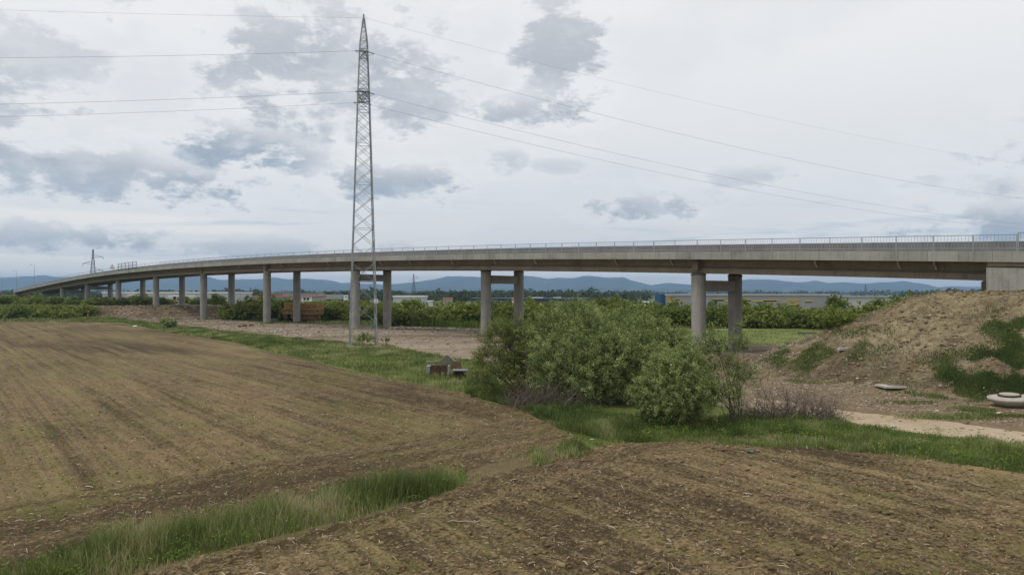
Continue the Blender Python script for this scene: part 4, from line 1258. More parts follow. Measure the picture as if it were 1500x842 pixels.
# tall grass in the ditch between the two ploughed fields
dt = ditch_top[3:-1]; db = ditch_bot[3:-1]
xy, u, v = scatter_between(dt, db, 60000, -.4, 1.02)
den = vnoise(xy[:, 0] * 1.1, xy[:, 1] * 1.1, 90)
big = fbm(xy[:, 0] * .35, xy[:, 1] * .35, 2, 95)
k = (rng.random(len(xy)) < (.28 + .9 * sstep(den, .2, .7)) * (1 - .85 * sstep(v + .25 * big, .5, .85)) * (1 - sstep(-v, .05, .42)) + .05)
xy, v, den, big = xy[k], v[k], den[k], big[k]
hh = (.48 + .50 * den + .38 * big) * (1.0 - .72 * sstep(v, .35, 1.0)) * (.35 + 1.0 * rng.random(len(xy)) ** 1.5) * (1 - .5 * sstep(-v, 0, .35))
grass_obj('tall_grass', 'tall green grass filling the ditch between the two ploughed fields', xy, np.clip(hh, .07, 1.25), .007 + .014 * rng.random(len(xy)), M_grass, .55)
xy, u, v = scatter_between(dt, db, 9000, -1.3, 2.0)
k = rng.random(len(xy)) < np.exp(-np.maximum(np.maximum(-v - .1, v - .9), 0) * 2.2) * (.15 + .9 * (vnoise(xy[:, 0] * 1.7, xy[:, 1] * 1.7, 93) > .55))
xy = xy[k]
grass_obj('grass_tufts', 'short grass and straw creeping from the ditch into the fields', xy, .04 + .16 * rng.random(len(xy)) ** 2, .008 + .014 * rng.random(len(xy)), M_grass, .9)
pw = []
for i in range(1, 7):
    x0, y0, _z = PIL[i]; d = tang(_S[i])
    for q in (0, 7.15):
        a = rng.random(260) * 6.283; rr_ = .85 + np.abs(rng.normal(size=260)) * .5
        c_ = np.array([x0 + d[1] * q, y0 - d[0] * q])
        pw.append(c_ + np.stack([np.cos(a) * rr_, np.sin(a) * rr_], -1))
pw = np.concatenate(pw); pw = pw[vnoise(pw[:, 0] * 1.1, pw[:, 1] * 1.1, 94) > .45]
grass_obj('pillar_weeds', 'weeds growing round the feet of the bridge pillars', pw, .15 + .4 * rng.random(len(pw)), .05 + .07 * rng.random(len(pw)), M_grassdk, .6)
# thin grass and tufts towards the thicket
xy, u, v = scatter_between(ditch_top[:4], ditch_bot[:4], 9000, -.2, 1.2)
den = vnoise(xy[:, 0] * .8, xy[:, 1] * .8, 92)
px_ = 750 + F * xy[:, 0] / xy[:, 1]
tuft = np.exp(-((px_ - 838) / 22) ** 2) + .7 * np.exp(-((px_ - 788) / 14) ** 2)
k = rng.random(len(xy)) < (.02 + .10 * (den > .66) + .6 * tuft)
xy, den, tuft = xy[k], den[k], tuft[k]
grass_obj('grass_tufts', 'sparse grass tufts on the strip running up to the willow thicket', xy, (.06 + .10 * den + .34 * tuft) * (.5 + .8 * rng.random(len(xy))), .012 + .02 * rng.random(len(xy)), M_grass, .6)
# verge right of the thicket between track and field
vt = [G(*p) for p in ((690, 572), (760, 596), (850, 612), (950, 628), (1050, 628), (1130, 625), (1215, 613), (1260, 624), (1350, 636), (1450, 649), (1500, 656), (1700, 682))]
vb = [G(*p) for p in ((690, 581), (760, 600), (820, 628), (900, 648), (1000, 647), (1100, 653), (1200, 656), (1300, 665), (1400, 679), (1500, 693), (1600, 708), (1700, 722))]
xy, u, v = scatter_between(vt, vb, 100000, -.02, 1.02)
den = vnoise(xy[:, 0] * .9, xy[:, 1] * .9, 97); b2 = vnoise(xy[:, 0] * .33, xy[:, 1] * .33, 98)
k = rng.random(len(xy)) < .45 + .7 * den
xy, v, den, b2 = xy[k], v[k], den[k], b2[k]
hh = (.14 + .34 * den * b2 * 2 + .10 * b2) * (.5 + .8 * rng.random(len(xy))) * (1 - .35 * sstep(v, .75, 1))
grass_obj('tall_grass', 'lush green verge between the dirt track and the near ploughed field', xy, hh, .014 + .022 * rng.random(len(xy)), M_grass, .5)
# darker green undergrowth at the foot of the thicket
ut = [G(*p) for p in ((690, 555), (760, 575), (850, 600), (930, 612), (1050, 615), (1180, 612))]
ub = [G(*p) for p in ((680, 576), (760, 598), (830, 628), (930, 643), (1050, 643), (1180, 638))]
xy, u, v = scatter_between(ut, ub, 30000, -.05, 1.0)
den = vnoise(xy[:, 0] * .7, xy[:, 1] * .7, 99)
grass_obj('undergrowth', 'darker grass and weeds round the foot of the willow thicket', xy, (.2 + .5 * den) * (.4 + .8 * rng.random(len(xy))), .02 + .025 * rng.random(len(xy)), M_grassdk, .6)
# verge between the left field and the yard
wt = [G(*p) for p in ((125, 465), (180, 467), (250, 476), (350, 487), (450, 498), (520, 503), (570, 507), (620, 517), (650, 523), (690, 528), (720, 535))]
wb = [G(*p) for p in ((125, 471.5), (180, 472.5), (250, 487), (350, 503), (450, 527), (520, 543), (580, 556), (640, 567), (680, 576), (720, 591), (745, 597))]
xy, u, v = scatter_between(wt, wb, 90000, -.03, 1.0)
k = rng.random(len(xy)) < .25 + u ** .8
xy, v, u = xy[k], v[k], u[k]
den = vnoise(xy[:, 0] * .5, xy[:, 1] * .5, 103); D_ = xy[:, 1]
grass_obj('verge_grass', 'green grass verge between the left ploughed field and the gravel yard', xy, (.16 + .34 * den) * (.4 + .9 * rng.random(len(xy))), (.00045 * D_ + .012) * (.6 + .8 * rng.random(len(xy))), M_grass, .55)
# rough grass in front of the shrubs at the far left, and reeds, meadow edge
def patch(poly_px, n, hmin, hmax, wk, mat, name, label, seed, lean=.4, thr=0.0):
    P = np.array([G(*p) for p in poly_px])
    lo, hi = P.min(0), P.max(0)
    xy = lo + (hi - lo) * rng.random((n * 3, 2))
    xy = xy[inside(xy[:, 0], xy[:, 1], P)][:n]
    den = vnoise(xy[:, 0] * .35, xy[:, 1] * .35, seed)
    k = den > thr
    xy, den = xy[k], den[k]
    grass_obj(name, label, xy, (hmin + (hmax - hmin) * den) * (.6 + .6 * rng.random(len(xy))), wk * xy[:, 1] * (.6 + .8 * rng.random(len(xy))), mat, lean)
patch([(-120, 463), (125, 463), (175, 466), (170, 472), (-120, 471)], 9000, .3, .8, .0007, M_grass, 'rough_grass', 'strip of bright grass along the far edge of the left field', 110)
patch([(556, 470), (640, 469), (705, 468), (800, 470), (760, 484), (700, 481), (640, 479), (590, 478)], 9000, 1.0, 2.0, .0008, M_reed, 'reeds', 'stand of tall green reeds behind the second portal', 111, .15)
patch([(455, 462), (560, 463), (560, 476), (480, 473), (430, 472)], 5000, .3, .9, .0008, M_grass, 'rough_grass', 'rough grass behind the pylon and the crane parts', 112)
patch([(940, 484), (1240, 483), (1190, 496), (1150, 504), (1090, 505), (1000, 501), (900, 494)], 16000, .08, .22, .0006, M_grass, 'meadow_grass', 'short bright meadow grass beyond the nearest portal', 113)
patch([(810, 618), (850, 628), (930, 642), (920, 650), (870, 653), (840, 641)], 1500, .06, .22, .0010, M_grass, 'rough_grass', 'grass where the two ploughed fields meet below the thicket', 115)
# weeds on the embankment and round its foot
def mound_weeds(cands, label, n, mat=M_grass, hs=(.15, .4)):
    xs = []
    for (x, y, rx, ry, ang, m) in cands:
        q = rng.normal(size=(m, 2)) * .5
        c, s = math.cos(ang), math.sin(ang)
        xs.append(np.stack([x + (q[:, 0] * rx * c - q[:, 1] * ry * s), y + (q[:, 0] * rx * s + q[:, 1] * ry * c)], -1))
    xy = np.concatenate(xs)
    den = vnoise(xy[:, 0] * .9, xy[:, 1] * .9, 120)
    k = rng.random(len(xy)) < sstep(den, .25, .75)
    xy, den = xy[k], den[k]
    grass_obj('slope_weeds', label, xy, (hs[0] + (hs[1] - hs[0]) * den) * (.5 + .8 * rng.random(len(xy))), .02 + .03 * rng.random(len(xy)), mat, .7)
def on_px(px, py):
    """walk the view ray until it meets the land"""
    for D in np.arange(20, 140, .25):
        x = (px - 750) / F * D; z = CAMH - (py - 430) * D / F
        if hz_c(x, D) >= z: return x, D
    return x, D
def hz_c(x, y):
    return float(height(np.array([x]), np.array([y]), False)[0])
Q = [on_px(*p) for p in ((1495, 480), (1470, 495), (1450, 515), (1485, 515), (1440, 540), (1470, 545), (1505, 500), (1430, 562), (1500, 540), (1460, 566), (1495, 566), (1520, 520), (1525, 555), (1400, 566))]
mound_weeds([(x, y, 2.5, 3.2, .5, 5200) for x, y in Q], 'large patch of green weeds on the right of the embankment slope', 0, M_grassdk, (.12, .34))
Q = [on_px(*p) for p in ((1285, 505), (1262, 510), (1240, 518), (1215, 520), (1190, 528), (1165, 520), (1150, 530), (1205, 540), (1180, 510), (1200, 503), (1225, 500))]
mound_weeds([(x, y, 3.8, 2.2, .3, 1700) for x, y in Q], 'band of green weeds crossing the left flank of the embankment', 0, M_grassdk, (.1, .32))
Q = [on_px(*p) for p in ((1460, 603), (1410, 612), (1490, 610), (1435, 600), (1340, 590), (1370, 612))]
mound_weeds([(x, y, 1.8, .8, .0, 900) for x, y in Q], 'weeds between the dirt track and the concrete ring', 0, M_grass, (.1, .35))
# broad-leaved weeds in the ditch and verge
def weeds(la, lb, n, label, hmax=.5, e0=0, e1=1):
    xy, u, v = scatter_between(la, lb, n, e0, e1)
    z = height(xy[:, 0], xy[:, 1])
    V, Fs, Rn = [], [], []; b = 0
    for (x, y), zz in zip(xy, z):
        h = hmax * random.uniform(.35, 1.0); m = 26
        tt = rng.random(m)
        cen = np.stack([x + rng.normal(size=m) * .10, y + rng.normal(size=m) * .10, zz + h * (.15 + .85 * tt)], -1)
        dr = unit(np.concatenate([rng.normal(size=(m, 2)), np.full((m, 1), .35)], 1))
        v_, f_ = leaf_quads(cen, dr, .05 + .07 * rng.random(m), .02 + .03 * rng.random(m))
        V.append(v_); Fs.append(f_ + b); b += len(v_)
        Rn.append(np.repeat(np.clip(.4 + random.gauss(0, .2) + .2 * (tt - .5) + rng.normal(size=m) * .1, 0, 1), 4))
    tag(mobj('leafy_weeds', np_mesh('leafy_weeds', np.concatenate(V), [np.concatenate(Fs)], M_weed, np.concatenate(Rn))), label, 'weeds', None, 'stuff')
weeds(dt, db, 260, 'broad-leaved weeds among the grass of the ditch', .55, -.1, .8)
weeds(vt[3:], vb[3:], 420, 'broad-leaved weeds in the verge beside the dirt track', .6)
weeds(ut, ub, 200, 'broad-leaved weeds under the willow thicket', .7)

# crop residue, sprouts, clods and stones
def field_points(poly, n, dmax, power=1.6, xlim=(-60, 40)):
    out_ = []
    while sum(len(a) for a in out_) < n:
        D = 14.5 + (dmax - 14.5) * rng.random(n) ** power
        px = rng.random(n) * 1560 - 30
        x = (px - 750) / F * D
        k = inside(x, D, poly)
        out_.append(np.stack([x[k], D[k]], -1))
    return np.concatenate(out_)[:n]
def stalks(xy, label):
    n = len(xy)
    z = height(xy[:, 0], xy[:, 1])
    a = rng.random(n) * math.pi * 2
    tilt = np.abs(rng.normal(size=n)) * .25
    d = np.stack([np.cos(a) * np.cos(tilt), np.sin(a) * np.cos(tilt), np.sin(tilt)], -1)
    ln = (.025 + .12 * rng.random(n) ** 2.6)[:, None]
    w = (.005 + .008 * rng.random(n))[:, None]
    s = np.stack([-np.sin(a), np.cos(a), np.zeros(n)], -1)
    up = np.cross(d, s) * -1
    c = np.stack([xy[:, 0], xy[:, 1], z + .012], -1)
    up = unit(up) * np.sign(up[:, 2:3] + 1e-9)
    bend = np.stack([np.zeros(n), np.zeros(n), rng.random(n) * .04], -1)
    ring = [s * w, -s * w * .5 + up * w, -s * w * .5 - up * w]
    v = []
    for base in (c - d * ln, c + bend, c + d * ln):
        for r_ in ring: v.append(base + r_)
    v = np.stack(v, 1).reshape(-1, 3)
    k = np.arange(n)[:, None] * 9
    q = []
    for s0 in (0, 3):
        for i in range(3):
            j = (i + 1) % 3
            q.append(k + np.array([[s0 + i, s0 + j, s0 + 3 + j, s0 + 3 + i]]))
    tag(mobj('crop_residue', np_mesh('crop_residue', v, [np.concatenate(q)], M_straw, np.repeat(rng.random(n), 9))), label, 'straw', None, 'stuff')
stalks(field_points(field_right, 2600, 42), 'broken pale maize stalks scattered over the near ploughed field')
stalks(field_points(field_left, 4200, 75), 'broken pale maize stalks scattered over the left ploughed field')
def ico():
    t_ = (1 + 5 ** .5) / 2
    v = unit(np.array([(-1, t_, 0), (1, t_, 0), (-1, -t_, 0), (1, -t_, 0), (0, -1, t_), (0, 1, t_), (0, -1, -t_), (0, 1, -t_), (t_, 0, -1), (t_, 0, 1), (-t_, 0, -1), (-t_, 0, 1)], float))
    f = np.array([(0, 11, 5), (0, 5, 1), (0, 1, 7), (0, 7, 10), (0, 10, 11), (1, 5, 9), (5, 11, 4), (11, 10, 2), (10, 7, 6), (7, 1, 8), (3, 9, 4), (3, 4, 2), (3, 2, 6), (3, 6, 8), (3, 8, 9), (4, 9, 5), (2, 4, 11), (6, 2, 10), (8, 6, 7), (9, 8, 1)])
    return v, f
def lumps(name, label, xy, size, mat, flat=.6, cat='stones', bias=0.0):
    n = len(xy); iv, fi = ico()
    z = height(xy[:, 0], xy[:, 1])
    sc = size[:, None, None] * (.55 + .9 * rng.random((n, 12, 1)))
    a = rng.random(n) * 6.28
    ca, sa = np.cos(a)[:, None], np.sin(a)[:, None]
    b = np.stack([iv[None, :, 0] * ca - iv[None, :, 1] * sa, iv[None, :, 0] * sa + iv[None, :, 1] * ca, np.broadcast_to(iv[None, :, 2] * flat, (n, 12))], -1)
    st = np.stack([1 + .5 * rng.random(n), np.ones(n), np.ones(n)], -1)[:, None, :]
    v = b * sc * st + np.stack([xy[:, 0], xy[:, 1], z + size * .18], -1)[:, None, :]
    f = (fi[None] + np.arange(n)[:, None, None] * 12).reshape(-1, 3)
    tag(mobj(name, np_mesh(name, v.reshape(-1, 3), [f], mat, np.repeat(np.clip(rng.random(n) + bias, 0, 1), 12))), label, cat, None, 'stuff')
xy = field_points(field_right, 8000, 34, 1.4)
lumps('soil_clods', 'brown clods of earth on the near ploughed field', xy, .012 + .075 * rng.random(len(xy)) ** 6, M_clod, .7, 'soil clods')
xy = field_points(field_left, 5000, 44, 1.2)
lumps('soil_clods', 'brown clods of earth on the left ploughed field', xy, .010 + .045 * rng.random(len(xy)) ** 6, M_clod, .7, 'soil clods')
# sprouts stand in the drilled rows
def sprouts(poly, n, dmax, label, ang):
    xy = field_points(poly, n, dmax, 1.3)
    c, s = math.cos(ang), math.sin(ang)
    u = xy[:, 0] * c + xy[:, 1] * s; v = -xy[:, 0] * s + xy[:, 1] * c
    v = np.round(v / .72) * .72 + rng.normal(size=len(v)) * .05
    k = fbm(u * .06, v * .12, 3, 130) > -.02
    xy = np.stack([u * c - v * s, u * s + v * c], -1)[k]
    xy = xy[inside(xy[:, 0], xy[:, 1], poly)]
    D = xy[:, 1]
    v_, q, tr = blades(xy, .05 + .07 * rng.random(len(xy)), (.012 + .0004 * D) * (.6 + .6 * rng.random(len(xy))), .9)
    tag(mobj('crop_sprouts', np_mesh('crop_sprouts', v_, [q, tr], M_sprout, np.repeat(rng.random(len(xy)), 5))), label, 'sprouts', None, 'stuff')
sprouts(field_left, 26000, 110, 'small green sprouts in faint rows on the left ploughed field', ROWA)
sprouts(field_right, 5000, 36, 'small green sprouts in faint rows on the near ploughed field', math.atan2(-.84, .54))
def zone_points(poly, n, test=None):
    P = np.array(poly); lo, hi = P.min(0), P.max(0)
    o_ = []; c = 0
    while c < n:
        q = lo + (hi - lo) * rng.random((n * 3, 2))
        k = inside(q[:, 0], q[:, 1], P) & (np.abs(q[:, 0]) < q[:, 1] * .76)
        if test is not None: k &= test(q[:, 0], q[:, 1])
        o_.append(q[k]); c += k.sum()
    return np.concatenate(o_)[:n]
xy = zone_points(yard, 5200)
lumps('rubble', 'stones and rubble strewn over the gravel yard', xy, (.03 + .10 * rng.random(len(xy)) ** 3) * (.6 + xy[:, 1] / 110), M_rock, .5)
rp = [G(*p) for p in ((295, 482), (420, 481), (560, 486), (590, 490), (540, 493), (420, 491), (330, 488))]
xy = zone_points(rp, 5200)
xy = xy[vnoise(xy[:, 0] * .25, xy[:, 1] * .25, 140) > .42]
lumps('rubble', 'band of pale broken rock before the left pillars', xy, (.04 + .12 * rng.random(len(xy)) ** 2), M_rock, .4, bias=.12)
rp = [G(*p) for p in ((560, 477), (640, 480), (705, 482), (705, 484), (640, 482), (560, 480.5))]
xy = zone_points(rp, 900)
lumps('rubble', 'line of pale stones along the reeds behind the second portal', xy, (.08 + .22 * rng.random(len(xy)) ** 2), M_rock, .5, bias=.2)
mp = [(10, 38), (48, 38), (58, 60), (48, 80), (22, 84)]
xy = zone_points(mp, 9000, lambda a, b: (mound_h(a, b) > -.1) & ~inside(a, b, dirt_track))
lumps('rubble', 'small stones covering the embankment slope', xy, .02 + .085 * rng.random(len(xy)) ** 3, M_rock, .6)
xy = zone_points(mp, 4200, lambda a, b: (mound_h(a, b) > -.1) & ~inside(a, b, dirt_track) & (vnoise(a * .6, b * .6, 150) > .5))
lumps('soil_clods', 'brown clods of earth lying on the embankment slope', xy, .02 + .13 * rng.random(len(xy)) ** 5, M_clod, .55, 'soil clods')
xy = zone_points([G(*p) for p in ((1100, 540), (1250, 560), (1400, 590), (1500, 600), (1500, 625), (1400, 612), (1300, 602), (1200, 592), (1100, 580))], 3000)
lumps('rubble', 'stones on the bare ground between track and embankment', xy, .02 + .07 * rng.random(len(xy)) ** 3, M_rock, .6)

xy = zone_points([G(125, 466), G(340, 468), (-74, 200), (-118, 205)], 2600)
lumps('rubble', 'clods and stones on the face of the excavated bank', xy, (.08 + .28 * rng.random(len(xy)) ** 3), M_rock, .6, bias=-.25)
# ------------------------------------------------------------------ things lying about
def place(name, label, cat, px, py, rz=0.0, dz=0.0, world=None, tilt=False):
    x, y = world or on_px(px, py)
    o = empty(name, (x, y, hz(x, y) + dz), rz, label, cat)
    if tilt:
        e = .9
        nv = Vector((hz(x - e, y) - hz(x + e, y), hz(x, y - e) - hz(x, y + e), 2 * e)).normalized()
        o.location.z = (hz(x - e, y) + hz(x + e, y) + hz(x, y - e) + hz(x, y + e)) / 4 + dz
        o.rotation_euler = nv.to_track_quat('Z', 'Y').to_euler()
        o.rotation_euler.rotate_axis('Z', rz)
    return o
# rusty formwork box
r = place('rusty_box', 'long rusty steel box with pale ends lying in the grass by the gravel yard', 'steel box', 643, 548.5)
for (c, d) in (((0, -.42, .36), (1.45, .05, .66)), ((0, .42, .36), (1.45, .05, .66)), ((0, 0, .06), (1.45, .8, .05))):
    MB().box(c, d).obj('side_plate', M_rust, r)
for sx in (-.82, .80):
    MB().box((sx, 0, .36), (.12 if sx > 0 else .30, .92, .68)).obj('end_plate', M_steel, r, bevel=.01)
for sx in (-.45, 0, .45):
    MB().box((sx, -.47, .36), (.06, .05, .64)).obj('rib', M_rust, r)
r = place('rusty_drum_lid', 'rusty round steel disc leaning beside the rusty box', 'steel disc', 668, 541, .2, .05)
mb = MB(); mb.lathe([(.02, -.05), (.45, -.05), (.47, -.04), (.47, .04), (.45, .05), (.02, .05)], 28)
o = mb.obj('disc', M_rust, r, (0, 0, .18)); o.rotation_euler = (R(62), 0, 0)
MB().lathe([(.40, -.02), (.47, -.02), (.47, .02), (.40, .02)], 24).obj('rim', M_rust, o, (0, 0, .06))
r = place('concrete_slab', 'tilted grey concrete slab propped up behind the rusty disc', 'concrete slab', 655, 534, .1)
mb = MB(); mb.sweep([[(-.75, y, 0), (.95, y, 0), (.85, y, .12), (.1, y, .82), (-.12, y, .86), (-.72, y, .28)] for y in (-.25, .25)][::-1])
mb.obj('slab', M_concD, r)
mb = MB(); mb.sweep([[(.9, y, .10), (1.0, y, .12), (.06, y, .95), (-.12, y, .92), (-.12, y, .87), (.1, y, .83)] for y in (-.27, .27)][::-1]); mb.obj('pale_edge', M_concW, r)
r = place('timber_pile', 'small pile of pale planks left of the tilted slab', 'planks', 633, 533.5)
for k in range(4):
    MB().box((random.uniform(-.05, .05), random.uniform(-.2, .2), .05 + .08 * k), (1.1, .16, .06), random.uniform(-.15, .15)).obj('plank', M_wood, r)
r = place('steel_frame', 'small dark steel trestle frame in the grass right of the rusty box', 'steel frame', 675, 555, .1)
for sx in (-.5, 0, .5):
    for sy in (-.3, .3): MB().box((sx, sy, .33), (.07, .07, .66)).obj('frame_leg', M_steel if sx > 0 else M_dark, r)
MB().box((0, 0, .68), (1.2, .8, .07)).obj('frame_top', M_steel, r)
MB().box((-.1, .1, .32), (.95, .4, .55)).obj('inner_box', M_rust, r)
r = place('tyre', 'dark old tyre lying left of the small steel frame', 'tyre', 666, 553, 0)
prof = [(.30 + .13 * math.cos(a), .15 + .13 * math.sin(a)) for a in np.linspace(-math.pi, math.pi, 13)]
MB().lathe(prof, 28).obj('tread', M_rubber, r, smooth=True)
MB().lathe([(.13, .06), (.19, .05), (.19, .24), (.13, .23)], 20).obj('hub', M_dark, r)
r = place('debris_heap', 'low heap of broken bricks and earth at the left foot of the thicket', 'debris heap', 705, 553)
for k in range(22):
    M = Matrix.Rotation(random.uniform(0, 6), 4, 'Z') @ Matrix.Rotation(random.uniform(-.5, .5), 4, 'X')
    MB().box((random.gauss(0, .7), random.gauss(0, .25), .07 + random.random() * .15), (.30, .16, .1), M=M).obj('brick', random.choice([M_rust, M_pinkroof, M_concD]), r)

# precast concrete ring with cover
r = place('manhole_cone', 'pale precast concrete manhole cone lying upside down with a rust rimmed cover on top', 'concrete ring', 1478, 595)
r.rotation_euler = (R(2), R(-3), 0); r.location.z += .02; r.scale = (.86, .86, .95)
MB().lathe([(.62, 0), (.66, 0), (1.22, .38), (1.28, .47), (1.28, .53), (.62, .61)], 40).obj('cone', M_concW, r, smooth=True)
MB().lathe([(.38, .60), (.66, .60), (.67, .70), (.60, .72), (.40, .72)], 36).obj('ring', M_rust, r, smooth=True)
MB().lathe([(.02, .70), (.58, .715), (.58, .75), (.02, .77)], 36).obj('cover', M_concW, r)
MB().box((1.5, .35, .50), (1.6, .5, .12), .15).obj('slab', M_concW, r)
r = place('manhole_slab', 'flat pale concrete slab with a round opening lying at the foot of the embankment', 'concrete slab', 1310, 568, .0, -.06)
mb = MB()
n = 32; oc = []; ic = []
for i in range(n):
    a = 2 * math.pi * i / n; k = 1 / max(abs(math.cos(a)), abs(math.sin(a)))
    oc.append((1.0 * k * math.cos(a), .75 * k * math.sin(a))); ic.append((.35 * math.cos(a), .35 * math.sin(a)))
b = 0
for z in (0.0, .11):
    mb.v += [Vector((x, y, z)) for x, y in oc] + [Vector((x, y, z)) for x, y in ic]
for i in range(n):
    j = (i + 1) % n
    mb.f += [[2 * n + i, 2 * n + j, 3 * n + j, 3 * n + i], [j, i, n + i, n + j], [i, j, 2 * n + j, 2 * n + i], [n + j, n + i, 3 * n + i, 3 * n + j]]
mb.obj('slab', M_concW, r)
MB().lathe([(.36, .105), (.46, .105), (.46, .14), (.36, .14)], 28).obj('rim', M_concD, r)
for (px, py, s, lab, mt, nm) in ((1236, 514, .95, 'pale concrete block among the weeds on the embankment slope', M_concW, 'concrete_block'), (1399, 508, .33, 'small pale rock high on the embankment slope', M_concW, 'rock'),
                             (1219, 598, .30, 'small pale stone at the edge of the dirt track', M_concW, 'rock'), (1308, 626, .35, 'pale stone in the verge beside the dirt track', M_concW, 'rock'),
                             (1462, 606, .35, 'yellowish stone in front of the concrete ring', M_stain, 'rock'), (198, 474, .8, 'bright white bag lying on the verge at the far edge of the left field', M_white, 'white_bag'),
                             (867, 645, .25, 'pale crumpled scrap beside the last grass tuft', M_concW, 'rock')):
    x, y = on_px(px, py)
    iv, fi = ico()
    v = iv * (1 + .25 * rng.normal(size=(12, 1))) * np.array([s * .55, s * .35, s * .25])
    if nm == 'concrete_block':
        o = MB().box((0, 0, .08), (1.0, .32, .22)).obj(nm, mt, None, (x, y, hz(x, y)), .25, bevel=.02)
    else:
        o = mobj(nm, np_mesh(nm, v, [fi], mt), None, (x, y, hz(x, y) + s * .15))
    tag(o, lab, 'stone' if nm == 'rock' else nm.replace('_', ' '))
x, y = on_px(1100, 663)
mb = MB()
for k in range(5):
    mb.box((.07 * k - .15, random.uniform(-.03, .03), .03 + random.random() * .03), (.12, .12, .01), random.uniform(-.4, .4), M=Matrix.Rotation(random.uniform(-.4, .4), 4, 'X'))
tag(mb.obj('plastic_scrap', M_bluecloth, None, (x, y, hz(x, y))), 'scrap of blue plastic on the edge of the near field', 'litter')
x0, y0 = on_px(656, 770); x1, y1 = on_px(703, 763)
mb = MB(); prev = None
for q in np.linspace(0, 1, 7):
    xx = x0 + (x1 - x0) * q; yy = y0 + (y1 - y0) * q + .02 * math.sin(q * 9)
    pt = (xx, yy, hz(xx, yy) + .04)
    if prev: mb.bar(prev, pt, .035, n=6)
    prev = pt
tag(mb.obj('stick', M_wood), 'long pale stick lying on the near ploughed field', 'stick')
x, y = G(129, 468)
r = empty('marker_post', (x, y, hz(x, y)), 0, 'orange marker post at the left end of the excavated bank', 'post')
MB().bar((0, 0, -.2), (0, 0, 1.5), .16, n=8).obj('post', M_orange, r)
MB().bar((0, 0, 1.05), (0, 0, 1.25), .175, n=8).obj('band', M_white, r)

# concrete slabs stacked between the pillars
for (px, py, w, n_, lab) in ((376, 469, 4.1, 2, 'pair'), (402, 469.5, 2.4, 1, 'single')):
    x, y = G(px, py)
    for k in range(n_):
        r = empty('concrete_slab', (x, y, hz(x, y) + .62 * k), .05 * k,
                  ['lower concrete slab of the stacked pair before the dark hedge', 'upper concrete slab of the stacked pair before the dark hedge'][k] if n_ == 2 else 'single low concrete slab right of the stacked pair', 'concrete slab')
        MB().box((0, 0, .28), (w - .25 * k, 1.8, .52)).obj('slab', M_concD if k else M_conc, r, bevel=.04)
        for sx in (-.3, .3): MB().box((w * sx, 0, .58), (.2, 1.6, .06)).obj('batten', M_wood, r)
# worn yellow tower crane sections piled up
def truss(L, w, mat):
    r = bpy.data.objects.new('crane_section', None); COL.objects.link(r)
    h = w / 2
    for sy in (-h, h):
        for sz in (0, w):
            MB().bar((-L / 2, sy, sz), (L / 2, sy, sz), .17).obj('chord', mat, r)
    mb = MB(); n = int(round(L / w))
    for k in range(n):
        a, b = -L / 2 + L * k / n, -L / 2 + L * (k + 1) / n
        for sy in (-h, h):
            mb.bar((a, sy, 0), ((a + b) / 2, sy, w), .10).bar(((a + b) / 2, sy, w), (b, sy, 0), .10).bar((a, sy, 0), (a, sy, w), .10)
        for sz in (0, w):
            mb.bar((a, -h, sz), (b, h, sz), .09).bar((a, -h, sz), (a, h, sz), .09)
    mb.bar((L / 2, -h, 0), (L / 2, -h, w), .10).bar((L / 2, h, 0), (L / 2, h, w), .10)
    mb.obj('lacing', mat, r)
    return r
cx_, cy_ = G(443, 471.5)
gz = hz(cx_, cy_)
protoA = truss(8.6, 1.05, M_ochre); protoB = truss(5.2, .8, M_ochre2)
k = 0
rowsn = {0: 'bottom', 1: 'second', 2: 'third', 3: 'top'}
depth = ['front', 'middle', 'rear']
for tier, (z, proto, dx_) in enumerate(((.10, protoB, 1.4), (.92, protoB, 1.0), (1.8, protoA, -.1), (2.95, protoA, .35))):
    for j in range(3):
        o = proto if proto.name not in [c.name for c in COL.objects if c.get('label')] and not proto.get('label') else copy_tree(proto)
        o.location = (cx_ + dx_ + random.uniform(-.8, .8), cy_ - 1.3 + j * 1.3, gz + z + random.uniform(0, .18))
        o.rotation_euler = (random.uniform(-.12, .12), random.uniform(-.055, .055), random.uniform(-.10, .10))
        o.scale = (random.uniform(.86, 1.0), 1, random.uniform(.9, 1.12))
        tag(o, f'yellow lattice crane section in the {rowsn[tier]} layer of the pile, {depth[j]} one', 'crane part', 'yellow crane sections piled behind the pillars')
o = copy_tree(protoB); o.location = (cx_ - 4.3, cy_ - 1.2, gz + 2.1); o.rotation_euler = (0, R(62), .2); o.scale = (.6, .6, .6)
tag(o, 'short lattice crane piece leaning down at the left end of the yellow pile', 'crane part', 'yellow crane sections piled behind the pillars')
r = empty('ballast_block', (cx_ + .9, cy_ - 2.6, gz), .1, 'dark ballast block on the ground before the yellow crane pile', 'block')
MB().box((0, 0, .3), (1.6, .8, .6)).obj('block', M_dark, r, bevel=.05); MB().bar((-.3, 0, .6), (.3, 0, .75), .06).obj('lifting_eye', M_rust, r)
x, y = on_px(359, 471)
r = empty('scrap_heap', (x, y, hz(x, y)), 0, 'small dark scrap heap left of the stacked concrete slabs', 'scrap')
for k in range(9):
    MB().box((random.gauss(0, .6), random.gauss(0, .3), .15 + random.random() * .25), (.7, .3, .15), M=Matrix.Rotation(random.uniform(0, 6), 4, 'Z') @ Matrix.Rotation(random.uniform(-.6, .6), 4, 'X')).obj('scrap_piece', random.choice([M_dark, M_concD, M_rust]), r)

# dark pad beyond the embankment foot
x, y = G(1218, 489)
r = empty('asphalt_pad', (x + 1, y, hz(x, y)), -.3, 'dark asphalt pad beside the meadow, left of the embankment', 'pad')
MB().box((0, 0, .03), (12, 3.2, .16)).obj('pad', M_asph, r)
MB().box((1, -1.3, .14), (5.0, .3, .10)).obj('kerb', M_concD, r)

